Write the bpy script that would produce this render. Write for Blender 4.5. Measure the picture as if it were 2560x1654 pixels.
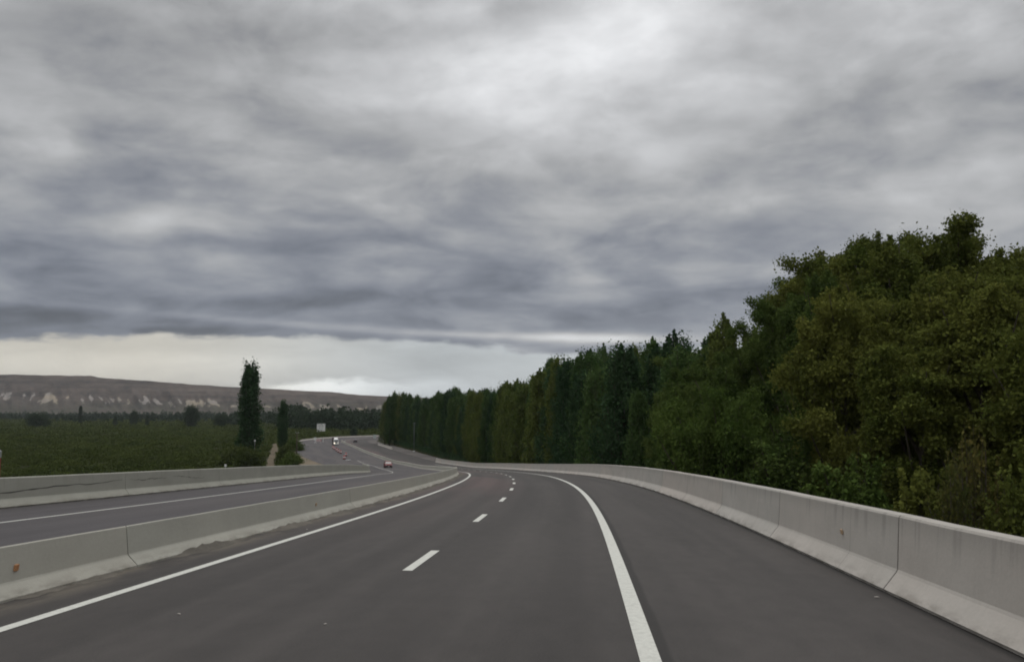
import bpy, math, random
import numpy as np
from mathutils import Vector

for _o in list(bpy.data.objects):
    bpy.data.objects.remove(_o)
scn = bpy.context.scene
COL = scn.collection
rng = np.random.default_rng(7)
R = math.radians

# ------------------------------------------------------------------ camera, sky, sun, exposure
F, CX, CY, YH = 2130.0, 1280.0, 827.0, 1025.0
SC = 1.1 / 0.9                    # metres per survey unit
Z0 = 16.25                        # camera height above the plain (road runs on a ramp)
cam_d = bpy.data.cameras.new('camera')
cam = bpy.data.objects.new('camera', cam_d)
COL.objects.link(cam)
cam.location = (0, 0, Z0)
cam.rotation_euler = (R(90) + math.atan((YH - CY) / F), 0, 0)
cam_d.sensor_width = 36
cam_d.lens = F / 2560 * 36
cam_d.clip_start = 0.1
cam_d.clip_end = 30000
scn.camera = cam
scn.view_settings.view_transform = 'Standard'
scn.view_settings.look = 'None'
scn.view_settings.exposure = 0
scn.view_settings.gamma = 1
scn.cycles.filter_width = 1.9
scn.cycles.max_bounces = 5
scn.cycles.transparent_max_bounces = 4

SUN_EL, SUN_AZ = R(52), R(8)      # azimuth from +Y towards +X
world = bpy.data.worlds.new('World')
scn.world = world
world.use_nodes = True
wt = world.node_tree
for n in list(wt.nodes):
    wt.nodes.remove(n)


class E:
    """tiny expression builder for shader math"""
    def __init__(s, tree, sock): s.t, s.s = tree, sock
    def _op(s, op, *a, clamp=False):
        n = s.t.nodes.new('ShaderNodeMath'); n.operation = op; n.use_clamp = clamp
        for i, v in enumerate((s,) + a):
            if isinstance(v, E): s.t.links.new(v.s, n.inputs[i])
            else: n.inputs[i].default_value = v
        return E(s.t, n.outputs[0])
    def __add__(s, o): return s._op('ADD', o)
    __radd__ = __add__
    def __sub__(s, o): return s._op('SUBTRACT', o)
    def __rsub__(s, o): return (s * -1.0) + o
    def __mul__(s, o): return s._op('MULTIPLY', o)
    __rmul__ = __mul__
    def __truediv__(s, o): return s._op('DIVIDE', o)
    def exp(s): return s._op('EXPONENT')
    def max(s, o): return s._op('MAXIMUM', o)
    def min(s, o): return s._op('MINIMUM', o)
    def pow(s, o): return s._op('POWER', o)
    def clamp(s): return s._op('ADD', 0.0, clamp=True)
    def smooth(s, a, b):
        n = s.t.nodes.new('ShaderNodeMapRange'); n.interpolation_type = 'SMOOTHSTEP'
        s.t.links.new(s.s, n.inputs[0]); n.inputs[1].default_value = a; n.inputs[2].default_value = b
        return E(s.t, n.outputs[0])


def node(t, typ, **kw):
    n = t.nodes.new(typ)
    for k, v in kw.items():
        if k.startswith('i_'):
            n.inputs[k[2:].replace('_', ' ')].default_value = v
        else:
            setattr(n, k, v)
    return n


def vec(t, x, y, z):
    n = t.nodes.new('ShaderNodeCombineXYZ')
    for i, v in enumerate((x, y, z)):
        if isinstance(v, E): t.links.new(v.s, n.inputs[i])
        else: n.inputs[i].default_value = v
    return n.outputs[0]


def noise(t, v, scale, detail=4, rough=0.55, dist=0.0, lac=2.0):
    n = node(t, 'ShaderNodeTexNoise')
    if v is not None: t.links.new(v, n.inputs['Vector'])
    n.inputs['Scale'].default_value = scale
    n.inputs['Detail'].default_value = detail
    n.inputs['Roughness'].default_value = rough
    n.inputs['Distortion'].default_value = dist
    n.inputs['Lacunarity'].default_value = lac
    return E(t, n.outputs[0])


def mixc(t, f, a, b, blend='MIX'):
    n = t.nodes.new('ShaderNodeMix'); n.data_type = 'RGBA'; n.blend_type = blend
    for idx, v in ((0, f), (6, a), (7, b)):
        if isinstance(v, E): t.links.new(v.s, n.inputs[idx])
        elif hasattr(v, 'is_output'): t.links.new(v, n.inputs[idx])
        elif idx == 0: n.inputs[0].default_value = v
        else: n.inputs[idx].default_value = (*v, 1)
    return n.outputs[2]


# overcast sky: cloud deck as a function of direction only (infinitely far), over a Nishita sky
tc = node(wt, 'ShaderNodeTexCoord')
sep = node(wt, 'ShaderNodeSeparateXYZ')
wt.links.new(tc.outputs['Generated'], sep.inputs[0])
dx, dy, dz = (E(wt, sep.outputs[i]) for i in range(3))
az = dx._op('ARCTAN2', dy)
el = dz._op('ARCSINE')


def PX(x): return math.atan((x - CX) / F)
def PY(y): return math.atan((YH - y) / F)


def lobe(px, py, sx, sy, amp, tilt=0.0):
    """a soft brightening or darkening of the deck, centred on a direction"""
    u = (az - PX(px)); v = (el - PY(py))
    u2 = u + v * tilt if False else u
    v2 = v - u * tilt
    q = (u2 / (sx / F)).pow(2.0) + (v2 / (sy / F)).pow(2.0)
    return (q * -1.0).exp() * amp


zc = dz.max(0.0) + 0.19
pu, pv = dx / zc, dy / zc
wa = noise(wt, vec(wt, pu + 21.0, pv + 3.0, 0.0), 1.1, 3, 0.5)
wb = noise(wt, vec(wt, pu + 1.0, pv + 33.0, 4.0), 1.1, 3, 0.5)
qu = pu * 0.86 + pv * 0.10 + (wa - 0.5) * 0.55
qv = pv - pu * 0.16 + (wb - 0.5) * 0.55


def puffs(du, dv):
    return noise(wt, vec(wt, qu + (3.1 + du), qv + (1.7 + dv), 0.0), 2.7, 7, 0.47, 0.0)


n1 = puffs(0, 0)
n1b = puffs(0.05, -0.13)                       # the same billows a little nearer: lit flank minus shaded flank
n2 = noise(wt, vec(wt, qu + 9.3, qv + 5.2, 2.0), 6.0, 5, 0.52, 0.4)
n3 = noise(wt, vec(wt, pu * 0.7 + 4.4, pv * 0.9 + 8.2, 5.0), 0.8, 3, 0.5)
val = (n1.smooth(0.30, 0.70) - 0.5) * 0.22 + (n1 - n1b) * 0.28 + (n2 - 0.5) * 0.10 + (n3 - 0.5) * 0.30
elu = el / PY(0)                               # 0 at horizon, 1 at the top of the photograph
lump = noise(wt, vec(wt, az * 5.2 + (wa - 0.5) * 0.7 + el * 1.5, el * 10.5 - az * 0.9 + (wb - 0.5) * 0.8, 6.0), 1.25, 7, 0.55, 0.25)
val = val + (lump.smooth(0.34, 0.66) - 0.5) * 0.24 * (0.40 + elu.smooth(0.1, 0.6) * 0.55)
fin = noise(wt, vec(wt, az * 13.0 + (wb - 0.5) * 1.6, el * 27.0 - az * 2.2 + (wa - 0.5) * 1.6, 2.0), 1.2, 6, 0.56, 0.3)
val = val + (fin.smooth(0.30, 0.70) - 0.5) * 0.085
base = elu.smooth(0.05, 0.95) * 0.15 + 0.447
val = base + val * (0.50 + elu.smooth(0.2, 0.8) * 0.0)
for L in ((1330, 190, 310, 130, 0.19), (1560, 20, 200, 100, 0.27), (1060, 210, 260, 120, 0.05), (1700, 250, 260, 130, 0.08),
          (100, 160, 560, 300, -0.10), (2300, 420, 500, 200, -0.03), (330, 590, 110, 26, 0.13, 0.06), (120, 440, 190, 45, 0.10, 0.04), (240, 710, 620, 80, -0.07), (1200, 700, 500, 60, -0.03),
          (640, 300, 260, 60, -0.06), (900, 160, 160, 70, -0.04), (200, 250, 500, 120, -0.06),
          (1350, 770, 620, 50, -0.07, -0.02), (150, 830, 560, 45, -0.13), (1540, 560, 300, 60, -0.06),
          (700, 815, 500, 10, 0.10, -0.05), (1280, 840, 300, 10, 0.15, -0.03), (1540, 846, 170, 13, 0.26, -0.03), (2050, 480, 260, 60, 0.08, 0.3),
          (2350, 60, 400, 120, 0.08), (2330, 300, 300, 90, -0.05, 0.1), (2480, 480, 220, 50, 0.08, 0.2)):
    val = val + lobe(*L)
up = el.smooth(R(24), R(58)) * 0.62            # the deck is thinner and brighter overhead
val = (val + up).max(0.10)
cool = mixc(wt, (val + elu * 0.22).smooth(0.38, 0.72), (0.865, 0.94, 1.125), (0.985, 0.995, 1.01))
cl = node(wt, 'ShaderNodeMix', data_type='RGBA', blend_type='MULTIPLY'); cl.inputs[0].default_value = 1
wt.links.new(cool, cl.inputs[6])
vv = vec(wt, val.pow(1.55), val.pow(1.55), val.pow(1.55))
wt.links.new(vv, cl.inputs[7])
deck = cl.outputs[2]
# the clear strip under the deck
n4 = noise(wt, vec(wt, az * 14.0, el * 40.0, 7.0), 1.2, 6, 0.6)
edge = (az - PX(0)) * 0.0 + PY(862)
edge = edge + (n4 - 0.5) * 0.030 + lobe(760, 1025, 420, 9e9, 0.006) + lobe(1450, 1025, 380, 9e9, -0.011) + lobe(-60, 1025, 200, 9e9, -0.004)
under = (edge - el).smooth(-0.004, 0.004)
n5 = noise(wt, vec(wt, az * 7.0, el * 26.0, 1.0), 1.6, 5, 0.55, 0.6)
gapv = (n5 - 0.5) * 0.26 + 0.57 + lobe(300, 925, 460, 40, 0.10) + lobe(560, 905, 200, 18, 0.10) + lobe(1120, 900, 170, 40, -0.11) + lobe(120, 880, 300, 26, -0.05) + lobe(1080, 960, 120, 20, 0.08)
cum = PY(985) + lobe(830, 1025, 210, 9e9, 0.0165) + lobe(1120, 1025, 130, 9e9, 0.016) + (noise(wt, vec(wt, az * 26.0, el * 60.0, 3.0), 1.2, 5, 0.55) - 0.5) * 0.022
gapv = gapv + (cum - el).smooth(-0.002, 0.007) * (lobe(810, 960, 170, 9e9, 0.52) + 0.05) * (0.3 + el.smooth(PY(1015), PY(960)) * 0.7)
gcol = mixc(wt, az.smooth(PX(250), PX(1150)), (1.05, 1.0, 0.88), (0.93, 0.99, 1.02))
gm = node(wt, 'ShaderNodeMix', data_type='RGBA', blend_type='MULTIPLY'); gm.inputs[0].default_value = 1
wt.links.new(gcol, gm.inputs[6]); wt.links.new(vec(wt, gapv, gapv, gapv), gm.inputs[7])
clouds = mixc(wt, under, deck, gm.outputs[2])
sk = node(wt, 'ShaderNodeTexSky', sky_type='NISHITA', sun_disc=False, sun_elevation=SUN_EL, sun_rotation=SUN_AZ)
BG = 0.1
up10 = node(wt, 'ShaderNodeMix', data_type='RGBA', blend_type='MULTIPLY'); up10.inputs[0].default_value = 1
wt.links.new(clouds, up10.inputs[6]); up10.inputs[7].default_value = (1 / BG, 1 / BG, 1 / BG, 1)
allsky = mixc(wt, 0.97, sk.outputs[0], up10.outputs[2])
bg = node(wt, 'ShaderNodeBackground'); bg.inputs[1].default_value = BG
wt.links.new(allsky, bg.inputs[0])
wo = node(wt, 'ShaderNodeOutputWorld')
wt.links.new(bg.outputs[0], wo.inputs[0])

sun_d = bpy.data.lights.new('sun', 'SUN'); sun_d.energy = 0.6; sun_d.angle = R(30); sun_d.color = (1, 0.96, 0.9)
sun = bpy.data.objects.new('sun', sun_d); COL.objects.link(sun)
sd = Vector((math.sin(SUN_AZ) * math.cos(SUN_EL), math.cos(SUN_AZ) * math.cos(SUN_EL), math.sin(SUN_EL)))
sun.rotation_euler = sd.to_track_quat('Z', 'Y').to_euler()
sun.location = (0, 0, 200)

# ------------------------------------------------------------------ helpers


def tag(o, label=None, cat=None, group=None, kind=None):
    if label: o['label'] = label
    if cat: o['category'] = cat
    if group: o['group'] = group
    if kind: o['kind'] = kind
    return o


def empty(name, loc=(0, 0, 0), rz=0.0):
    o = bpy.data.objects.new(name, None); COL.objects.link(o)
    o.empty_display_size = 0.3
    o.location = loc; o.rotation_euler = (0, 0, rz)
    return o


def thing(name, label, cat, loc=(0, 0, 0), rz=0.0, group=None):
    return tag(empty(name, loc, rz), label, cat, group)


def mesh_np(name, verts, faces, mats, uv=None, smooth=False, fmat=None, attr=None):
    """verts N x 3, faces list of tuples or M x k array"""
    me = bpy.data.meshes.new(name)
    verts = np.asarray(verts, np.float32)
    if isinstance(faces, np.ndarray):
        M, k = faces.shape
        tot = np.full(M, k, np.int32); idx = faces.ravel().astype(np.int32)
    else:
        tot = np.array([len(f) for f in faces], np.int32); idx = np.array([i for f in faces for i in f], np.int32); M = len(tot)
    st = np.concatenate([[0], np.cumsum(tot)[:-1]]).astype(np.int32)
    me.vertices.add(len(verts)); me.vertices.foreach_set('co', verts.ravel())
    me.loops.add(len(idx)); me.loops.foreach_set('vertex_index', idx)
    me.polygons.add(M); me.polygons.foreach_set('loop_start', st); me.polygons.foreach_set('loop_total', tot)
    if uv is not None:
        l = me.uv_layers.new(name='UVMap')
        l.data.foreach_set('uv', np.asarray(uv, np.float32)[idx].ravel())
    if attr is not None:
        a = me.attributes.new('mask', 'FLOAT', 'POINT'); a.data.foreach_set('value', np.asarray(attr, np.float32))
    for m in (mats if isinstance(mats, (list, tuple)) else [mats]):
        me.materials.append(m)
    if fmat is not None: me.polygons.foreach_set('material_index', np.asarray(fmat, np.int32))
    me.update(calc_edges=True)
    me.polygons.foreach_set('use_smooth', np.full(M, smooth))
    return me


def link(name, me, parent=None):
    o = bpy.data.objects.new(name, me); COL.objects.link(o)
    if parent: o.parent = parent
    return o


class MB:
    """collects shapes into one mesh"""
    def __init__(s): s.v, s.f, s.m = [], [], []
    def add(s, vs, fs, m=0):
        b = len(s.v); s.v += [tuple(p) for p in vs]; s.f += [tuple(b + i for i in f) for f in fs]; s.m += [m] * len(fs)
        return s
    def box(s, c, d, m=0, taper=1.0, tapy=None, bev=0.0):
        x, y, z = (q / 2 for q in d); t = taper; ty = taper if tapy is None else tapy
        if bev <= 0:
            vs = [(-x, -y, -z), (x, -y, -z), (x, y, -z), (-x, y, -z), (-x * t, -y * ty, z), (x * t, -y * ty, z), (x * t, y * ty, z), (-x * t, y * ty, z)]
            fs = [(3, 2, 1, 0), (4, 5, 6, 7), (0, 1, 5, 4), (1, 2, 6, 5), (2, 3, 7, 6), (3, 0, 4, 7)]
        else:
            b = bev; ring = lambda zz, k: [(-x * k + b, -y * k, zz), (x * k - b, -y * k, zz), (x * k, -y * k + b, zz), (x * k, y * k - b, zz), (x * k - b, y * k, zz), (-x * k + b, y * k, zz), (-x * k, y * k - b, zz), (-x * k, -y * k + b, zz)]
            k2 = 1 - b / max(x, y)
            vs = ring(-z, k2) + ring(-z + b, 1) + ring(z - b, t) + ring(z, t * k2)
            fs = [tuple(range(7, -1, -1)), tuple(range(24, 32))]
            for r in range(3):
                for i in range(8):
                    j = (i + 1) % 8; fs.append((r * 8 + i, r * 8 + j, r * 8 + 8 + j, r * 8 + 8 + i))
        return s.add([(c[0] + p[0], c[1] + p[1], c[2] + p[2]) for p in vs], fs, m)
    def tube(s, pts, rad, n=8, m=0, cap=True):
        pts = [Vector(p) for p in pts]; rings = []
        for i, p in enumerate(pts):
            d = (pts[min(i + 1, len(pts) - 1)] - pts[max(i - 1, 0)]).normalized()
            a = d.cross(Vector((0.31, 0.87, 0.12)) if abs(d.z) > 0.8 else Vector((0, 0, 1))).normalized(); b = d.cross(a)
            r = rad[i] if isinstance(rad, (list, tuple)) else rad
            rings.append([p + a * (r * math.cos(t * 2 * math.pi / n)) + b * (r * math.sin(t * 2 * math.pi / n)) for t in range(n)])
        vs = [q for r in rings for q in r]; fs = []
        for k in range(len(pts) - 1):
            for i in range(n):
                j = (i + 1) % n; fs.append((k * n + i, k * n + j, k * n + n + j, k * n + n + i))
        if cap: fs += [tuple(range(n - 1, -1, -1)), tuple(range((len(pts) - 1) * n, len(pts) * n))]
        return s.add(vs, fs, m)
    def lathe(s, prof, n=16, c=(0, 0, 0), m=0, axis='z'):
        vs, fs = [], []
        for r, h in prof:
            for i in range(n):
                t = i * 2 * math.pi / n; q = (r * math.cos(t), r * math.sin(t), h)
                if axis == 'x': q = (h, q[0], q[1])
                vs.append((c[0] + q[0], c[1] + q[1], c[2] + q[2]))
        ms = []
        for k in range(len(prof) - 1):
            for i in range(n):
                j = (i + 1) % n; fs.append((k * n + i, k * n + j, k * n + n + j, k * n + n + i))
        fs += [tuple(range(n - 1, -1, -1)), tuple(range((len(prof) - 1) * n, len(prof) * n))]
        return s.add(vs, fs, m)
    def prism(s, poly, x0, x1, m=0, inset=None):
        """polygon in (y, z), extruded along x; inset: per-vertex half-width factor"""
        n = len(poly); k = inset or [1] * n
        vs = [(x0 * k[i], p[0], p[1]) for i, p in enumerate(poly)] + [(x1 * k[i], p[0], p[1]) for i, p in enumerate(poly)]
        fs = [tuple(range(n)), tuple(range(2 * n - 1, n - 1, -1))] + [(i, n + i, n + (i + 1) % n, (i + 1) % n) for i in range(n)]
        return s.add(vs, fs, m)
    def build(s, name, mats, parent=None, smooth=False):
        mm = mats if isinstance(mats, (list, tuple)) else [mats]
        me = mesh_np(name, np.array(s.v), s.f, mm, fmat=s.m, smooth=smooth)
        import bmesh
        bm = bmesh.new(); bm.from_mesh(me); bmesh.ops.recalc_face_normals(bm, faces=bm.faces); bm.to_mesh(me); bm.free()
        return link(name, me, parent)


def mat(name, col, rough=0.6, metal=0.0, var=0.08, scale=6.0, emit=None, estr=0.0, spec=0.4):
    """plain painted / plastic / metal surface with a little mottling"""
    m = bpy.data.materials.new(name); m.use_nodes = True; t = m.node_tree
    b = t.nodes['Principled BSDF']
    n = noise(t, node(t, 'ShaderNodeTexCoord').outputs['Object'], scale, 4, 0.6)
    c = mixc(t, n.smooth(0.3, 0.7), tuple(x * (1 - var) for x in col), tuple(min(1, x * (1 + var)) for x in col))
    t.links.new(c, b.inputs['Base Color'])
    b.inputs['Roughness'].default_value = rough; b.inputs['Metallic'].default_value = metal
    b.inputs['Specular IOR Level'].default_value = spec
    if emit: b.inputs['Emission Color'].default_value = (*emit, 1); b.inputs['Emission Strength'].default_value = estr
    return m


def copy_tree(o, parent=None):
    c = o.copy(); COL.objects.link(c)
    if parent: c.parent = parent
    for ch in list(o.children): copy_tree(ch, c)
    return c


# value noise for terrain
def vnoise(x, y, seed=0):
    r = np.random.default_rng(seed).random((256, 256))
    xi, yi = np.floor(x).astype(int), np.floor(y).astype(int); fx, fy = x - xi, y - yi
    fx, fy = fx * fx * (3 - 2 * fx), fy * fy * (3 - 2 * fy)
    g = lambda i, j: r[(xi + i) % 256, (yi + j) % 256]
    return (g(0, 0) * (1 - fx) + g(1, 0) * fx) * (1 - fy) + (g(0, 1) * (1 - fx) + g(1, 1) * fx) * fy


def fbm(x, y, o=4, seed=0):
    s, a, t = 0, 1, 0
    for k in range(o):
        s = s + a * vnoise(x * 2 ** k + 13.7 * k, y * 2 ** k + 7.1 * k, seed + k); t += a; a *= 0.5
    return s / t


# ------------------------------------------------------------------ road alignment (plan curve, long profile)
S = np.arange(-60, 640.1, 2.0)
KC = [0, 25, 50, 80, 110, 140, 170, 200, 240, 290, 325, 350, 372, 400, 450, 470, 560, 640]
VC = [0.00079, -0.00252, -0.00262, -0.00168, -0.00206, -0.00214, -0.00146, -0.00025, 0.00022, -0.00007, -0.0005, 0.001, 0.010, 0.0165, 0.0165, 0.006, 0, 0]
KZ = [0, 12, 25, 40, 60, 80, 105, 130, 160, 200, 260, 340, 430, 640]
VZ = [-1.66432, -2.16353, -2.77616, -3.50857, -4.59507, -5.81564, -7.42471, -8.95116, -10.62349, -12.02016, -12.66286, -12.94418, -13.0, -13.0]
KE = [0, 20, 40, 80, 130, 180, 520]
VE = [-0.00143, -0.00226, -0.00297, -0.00913, 0.00245, -0.0188, -0.00096]


def smoothed(k, v, slope0=False):
    x = np.arange(-80, 660.1, 2.0); y = np.interp(x, k, v)
    if slope0: y = np.where(x < 0, v[0] + (v[1] - v[0]) / (k[1] - k[0]) * x * 0.6, y)
    y = np.convolve(np.pad(y, 3, mode='edge'), np.ones(7) / 7, 'valid')
    return np.interp(S, x, y)


kap = smoothed(KC, VC)
i0 = int(np.argmin(abs(S)))
th = np.concatenate([[0], np.cumsum((kap[1:] + kap[:-1]) / 2 * 2)]); th = th - th[i0] + 0.079
hx = np.concatenate([[0], np.cumsum(np.sin((th[1:] + th[:-1]) / 2) * 2)]); hx = (hx - hx[i0] - 5.3266) * SC
hy = np.concatenate([[0], np.cumsum(np.cos((th[1:] + th[:-1]) / 2) * 2)]); hy = (hy - hy[i0]) * SC
hz = smoothed(KZ, VZ, True) * SC + Z0
he = smoothed(KE, VE)
SM = S * SC                                    # chainage in metres
W_R, W_M, W_OL, W_LB, LANE = 8.8781 * SC, 0.8873 * SC, 8.1862 * SC, 11.1714 * SC, 2.9251 * SC
H_R, H_M, H_L, ZO = 1.1, 0.6058 * SC, 0.8742 * SC, -0.1048 * SC


def RP(s, o, h=0.0):
    """road point(s): chainage s, offset o to the right of the inner edge line, height h above the surface (metres)"""
    s = np.asarray(s, float); o = np.asarray(o, float)
    x, y, z, e, t = (np.interp(s, SM, q) for q in (hx, hy, hz, he, th))
    oo = np.clip(o, -16, 14)
    zo = ZO * np.clip((-o - W_M) / 0.6, 0, 1)
    return np.stack([x + o * np.cos(t), y - o * np.sin(t), z + e * oo + zo + h], -1)


def heading(s): return float(np.interp(s, SM, th))


def at(px, depth, z=0.0):
    """a place on the plain seen in the survey photo at column px, depth metres ahead"""
    return ((px - CX) / F * depth, depth, z)


def strip(name, s0, s1, offs, material, parent=None, h=0.0, step=1.5, dz=None):
    """ribbon of road surface; offs: list of offsets, each a number or a function of chainage"""
    s = np.linspace(s0, s1, max(2, int((s1 - s0) / step) + 1))
    P, UV = [], []
    for j, o in enumerate(offs):
        ov = np.array([o(q) for q in s]) if callable(o) else np.full(len(s), float(o))
        P.append(RP(s, ov, h + (dz[j] if dz else 0))); UV.append(np.stack([ov, s], -1))
    n, m = len(s), len(offs)
    P = np.stack(P, 1).reshape(-1, 3); UV = np.stack(UV, 1).reshape(-1, 2)
    f = [(i * m + j, i * m + j + 1, (i + 1) * m + j + 1, (i + 1) * m + j) for i in range(n - 1) for j in range(m - 1)]
    return link(name, mesh_np(name, P, np.array(f), material, uv=UV, smooth=True), parent)


# ------------------------------------------------------------------ materials of the setting
def asphalt(name, dark, light, tint, opp=False):
    m = bpy.data.materials.new(name); m.use_nodes = True; t = m.node_tree; b = t.nodes['Principled BSDF']
    uv = node(t, 'ShaderNodeUVMap').outputs[0]
    sp = node(t, 'ShaderNodeSeparateXYZ'); t.links.new(uv, sp.inputs[0])
    o, s = E(t, sp.outputs[0]), E(t, sp.outputs[1])
    grain = noise(t, vec(t, o, s, 0.0), 42, 3, 0.7)
    mid = noise(t, vec(t, o, s * 0.5, 1.0), 3.0, 5, 0.65)
    big = noise(t, vec(t, o * 0.42, s * 0.045, 2.0), 1.0, 4, 0.55, 0.6)
    streak = noise(t, vec(t, o * 1.5, s * 0.02, 3.0), 1.0, 3, 0.5)
    k = (grain - 0.5) * 1.5 + (mid - 0.5) * 0.8 + (big.smooth(0.33, 0.67) - 0.5) * 0.40 + (streak - 0.5) * 0.9 + 0.5
    c = mixc(t, k.clamp(), dark, light)
    redd = noise(t, vec(t, o * 0.3, s * 0.03, 8.0), 1.0, 3, 0.5).smooth(0.40, 0.62) * s.smooth(14.0, 60.0)
    if not opp: redd = redd * (o.smooth(LANE + 1.2, LANE - 1.6))
    c = mixc(t, redd * 0.85, c, tint)
    if not opp:
        # old tar strip just outside the right edge line
        d = (o - (2 * LANE + 0.16)); wob = (noise(t, vec(t, 0.0, s * 0.5, 0.0), 1.0, 3) - 0.5) * 0.08
        band = ((d + wob)._op('ABSOLUTE')).smooth(0.10, 0.04) * 0.6
        c = mixc(t, band, c, tuple(q * 0.45 for q in dark))
        c = mixc(t, o.smooth(W_R - 0.16, W_R - 0.03) * 0.7, c, tuple(q * 0.45 for q in dark))
        # wheel polished lanes
        for wo in (LANE * 0.26, LANE * 0.76, LANE * 1.26, LANE * 1.76):
            w = ((o - wo)._op('ABSOLUTE')).smooth(0.55, 0.1) * (0.14 + streak * 0.22)
            c = mixc(t, w, c, tuple(q * 0.6 for q in dark))
        # dust washed against the median
        dn = noise(t, vec(t, o * 1.2, s * 0.35, 4.0), 1.0, 5, 0.65)
        dust = o.smooth(-0.35, -1.0) * dn.smooth(0.40, 0.62)
        c = mixc(t, dust * 0.85, c, (0.13, 0.112, 0.088))
    spk = noise(t, vec(t, o, s, 0.0), 130, 1, 0.5).smooth(0.68, 0.8)
    c = mixc(t, spk * 0.34, c, (0.30, 0.29, 0.27))
    t.links.new(c, b.inputs['Base Color'])
    b.inputs['Roughness'].default_value = 0.82; b.inputs['Specular IOR Level'].default_value = 0.25
    bp = node(t, 'ShaderNodeBump', i_Strength=0.35, i_Distance=0.01); t.links.new(grain.s, bp.inputs['Height'])
    t.links.new(bp.outputs[0], b.inputs['Normal'])
    return m


M_ROAD = asphalt('asphalt', (0.0320, 0.0288, 0.0266), (0.0645, 0.0573, 0.0528), (0.090, 0.063, 0.059))
M_OPP = asphalt('asphalt_greyer', (0.042, 0.038, 0.039), (0.072, 0.065, 0.067), (0.080, 0.071, 0.068), True)


def paint():
    m = bpy.data.materials.new('road_paint'); m.use_nodes = True; t = m.node_tree; b = t.nodes['Principled BSDF']
    uv = node(t, 'ShaderNodeUVMap').outputs[0]
    a = noise(t, uv, 9, 5, 0.7); g = noise(t, uv, 60, 2, 0.6)
    c = mixc(t, a.smooth(0.25, 0.7), (0.40, 0.40, 0.36), (0.57, 0.57, 0.515))
    c = mixc(t, (g + a * 0.7).smooth(0.93, 1.10) * 0.7, c, (0.20, 0.19, 0.17))
    t.links.new(c, b.inputs['Base Color']); b.inputs['Roughness'].default_value = 0.7
    return m


M_PAINT = paint()


def concrete(name, a, bcol, warm, streaks=1.0, joint=None):
    m = bpy.data.materials.new(name); m.use_nodes = True; t = m.node_tree; b = t.nodes['Principled BSDF']
    uv = node(t, 'ShaderNodeUVMap').outputs[0]
    sp = node(t, 'ShaderNodeSeparateXYZ'); t.links.new(uv, sp.inputs[0])
    s, v = E(t, sp.outputs[0]), E(t, sp.outputs[1])
    rnd = E(t, node(t, 'ShaderNodeObjectInfo').outputs['Random'])
    big = noise(t, vec(t, s * 0.35, v * 0.9, 0.0), 1.3, 5, 0.6)
    fine = noise(t, vec(t, s, v, 0.0), 16, 5, 0.7)
    run = noise(t, vec(t, s * 2.6, v * 0.16, 3.0), 1.4, 4, 0.6)
    k = (big - 0.5) * 1.35 + (fine - 0.5) * 0.8 + (run - 0.5) * 0.7 * streaks + 0.5
    c = mixc(t, k.clamp(), a, bcol)
    c = mixc(t, (rnd * 0.55 + (noise(t, vec(t, s * 0.14, v * 0.2, 9.0), 1.0, 2) - 0.45) * 0.7).clamp() * 0.8, c, warm)
    # rain streaks running down from the coping
    drip = run.smooth(0.50, 0.68) * v.smooth(0.40, 1.05)
    c = mixc(t, drip * 0.45 * streaks, c, tuple(q * 0.50 for q in a))
    pits = noise(t, vec(t, s, v, 5.0), 34, 1, 0.5).smooth(0.74, 0.80)
    c = mixc(t, pits * 0.45, c, tuple(q * 0.4 for q in a))
    # splash dirt on the foot
    foot = v.smooth(0.22, 0.0) * noise(t, vec(t, s * 0.8, v * 3.0, 2.0), 1.5, 4, 0.65).smooth(0.38, 0.62)
    c = mixc(t, foot * 0.6, c, (0.12, 0.105, 0.085))
    if joint:                                    # hairline shrinkage crack between the cut joints
        for fr_, wd in joint[2]:
            ph = ((s - (joint[0] + fr_ * joint[1])) / joint[1] + (noise(t, vec(t, 0.0, v * 2.2, s * 0.05), 1.5, 3) - 0.5) * 0.01 + 50.0)._op('FRACT')
            ph = (ph - 0.5)._op('ABSOLUTE')
            c = mixc(t, ph.smooth(0.5 - wd, 0.5 - wd * .4) * 0.55, c, tuple(q * 0.35 for q in a))
        top = (v + (big - 0.5) * 0.5).smooth(0.78, 1.12) * 0.35
        c = mixc(t, top, c, tuple(q * 0.6 for q in a))
    t.links.new(c, b.inputs['Base Color'])
    b.inputs['Roughness'].default_value = 0.9; b.inputs['Specular IOR Level'].default_value = 0.2
    bp = node(t, 'ShaderNodeBump', i_Strength=0.25, i_Distance=0.02); t.links.new(k.s, bp.inputs['Height'])
    t.links.new(bp.outputs[0], b.inputs['Normal'])
    return m


M_CONC = concrete('parapet_concrete', (0.355, 0.338, 0.306), (0.51, 0.485, 0.442), (0.485, 0.42, 0.365), 1.0, (13.57, 7.33, ((0.30, 0.0016), (0.0, 0.0045))))
M_CONC_M = concrete('median_concrete', (0.285, 0.28, 0.243), (0.40, 0.39, 0.34), (0.38, 0.355, 0.305), 0.5)
M_CONC_L = concrete('weathered_concrete', (0.245, 0.243, 0.208), (0.355, 0.35, 0.305), (0.31, 0.30, 0.255), 0.5)
M_CRACK = mat('crack', (0.05, 0.047, 0.04), 0.95)


def earth(name, c1, c2, c3, sc=0.12):
    m = bpy.data.materials.new(name); m.use_nodes = True; t = m.node_tree; b = t.nodes['Principled BSDF']
    p = node(t, 'ShaderNodeNewGeometry').outputs['Position']
    a = noise(t, p, sc, 6, 0.6); g = noise(t, p, sc * 22, 4, 0.7)
    c = mixc(t, a.smooth(0.35, 0.65), c1, c2); c = mixc(t, g.smooth(0.45, 0.7) * 0.6, c, c3)
    t.links.new(c, b.inputs['Base Color']); b.inputs['Roughness'].default_value = 0.95; b.inputs['Specular IOR Level'].default_value = 0.1
    return m


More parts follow.
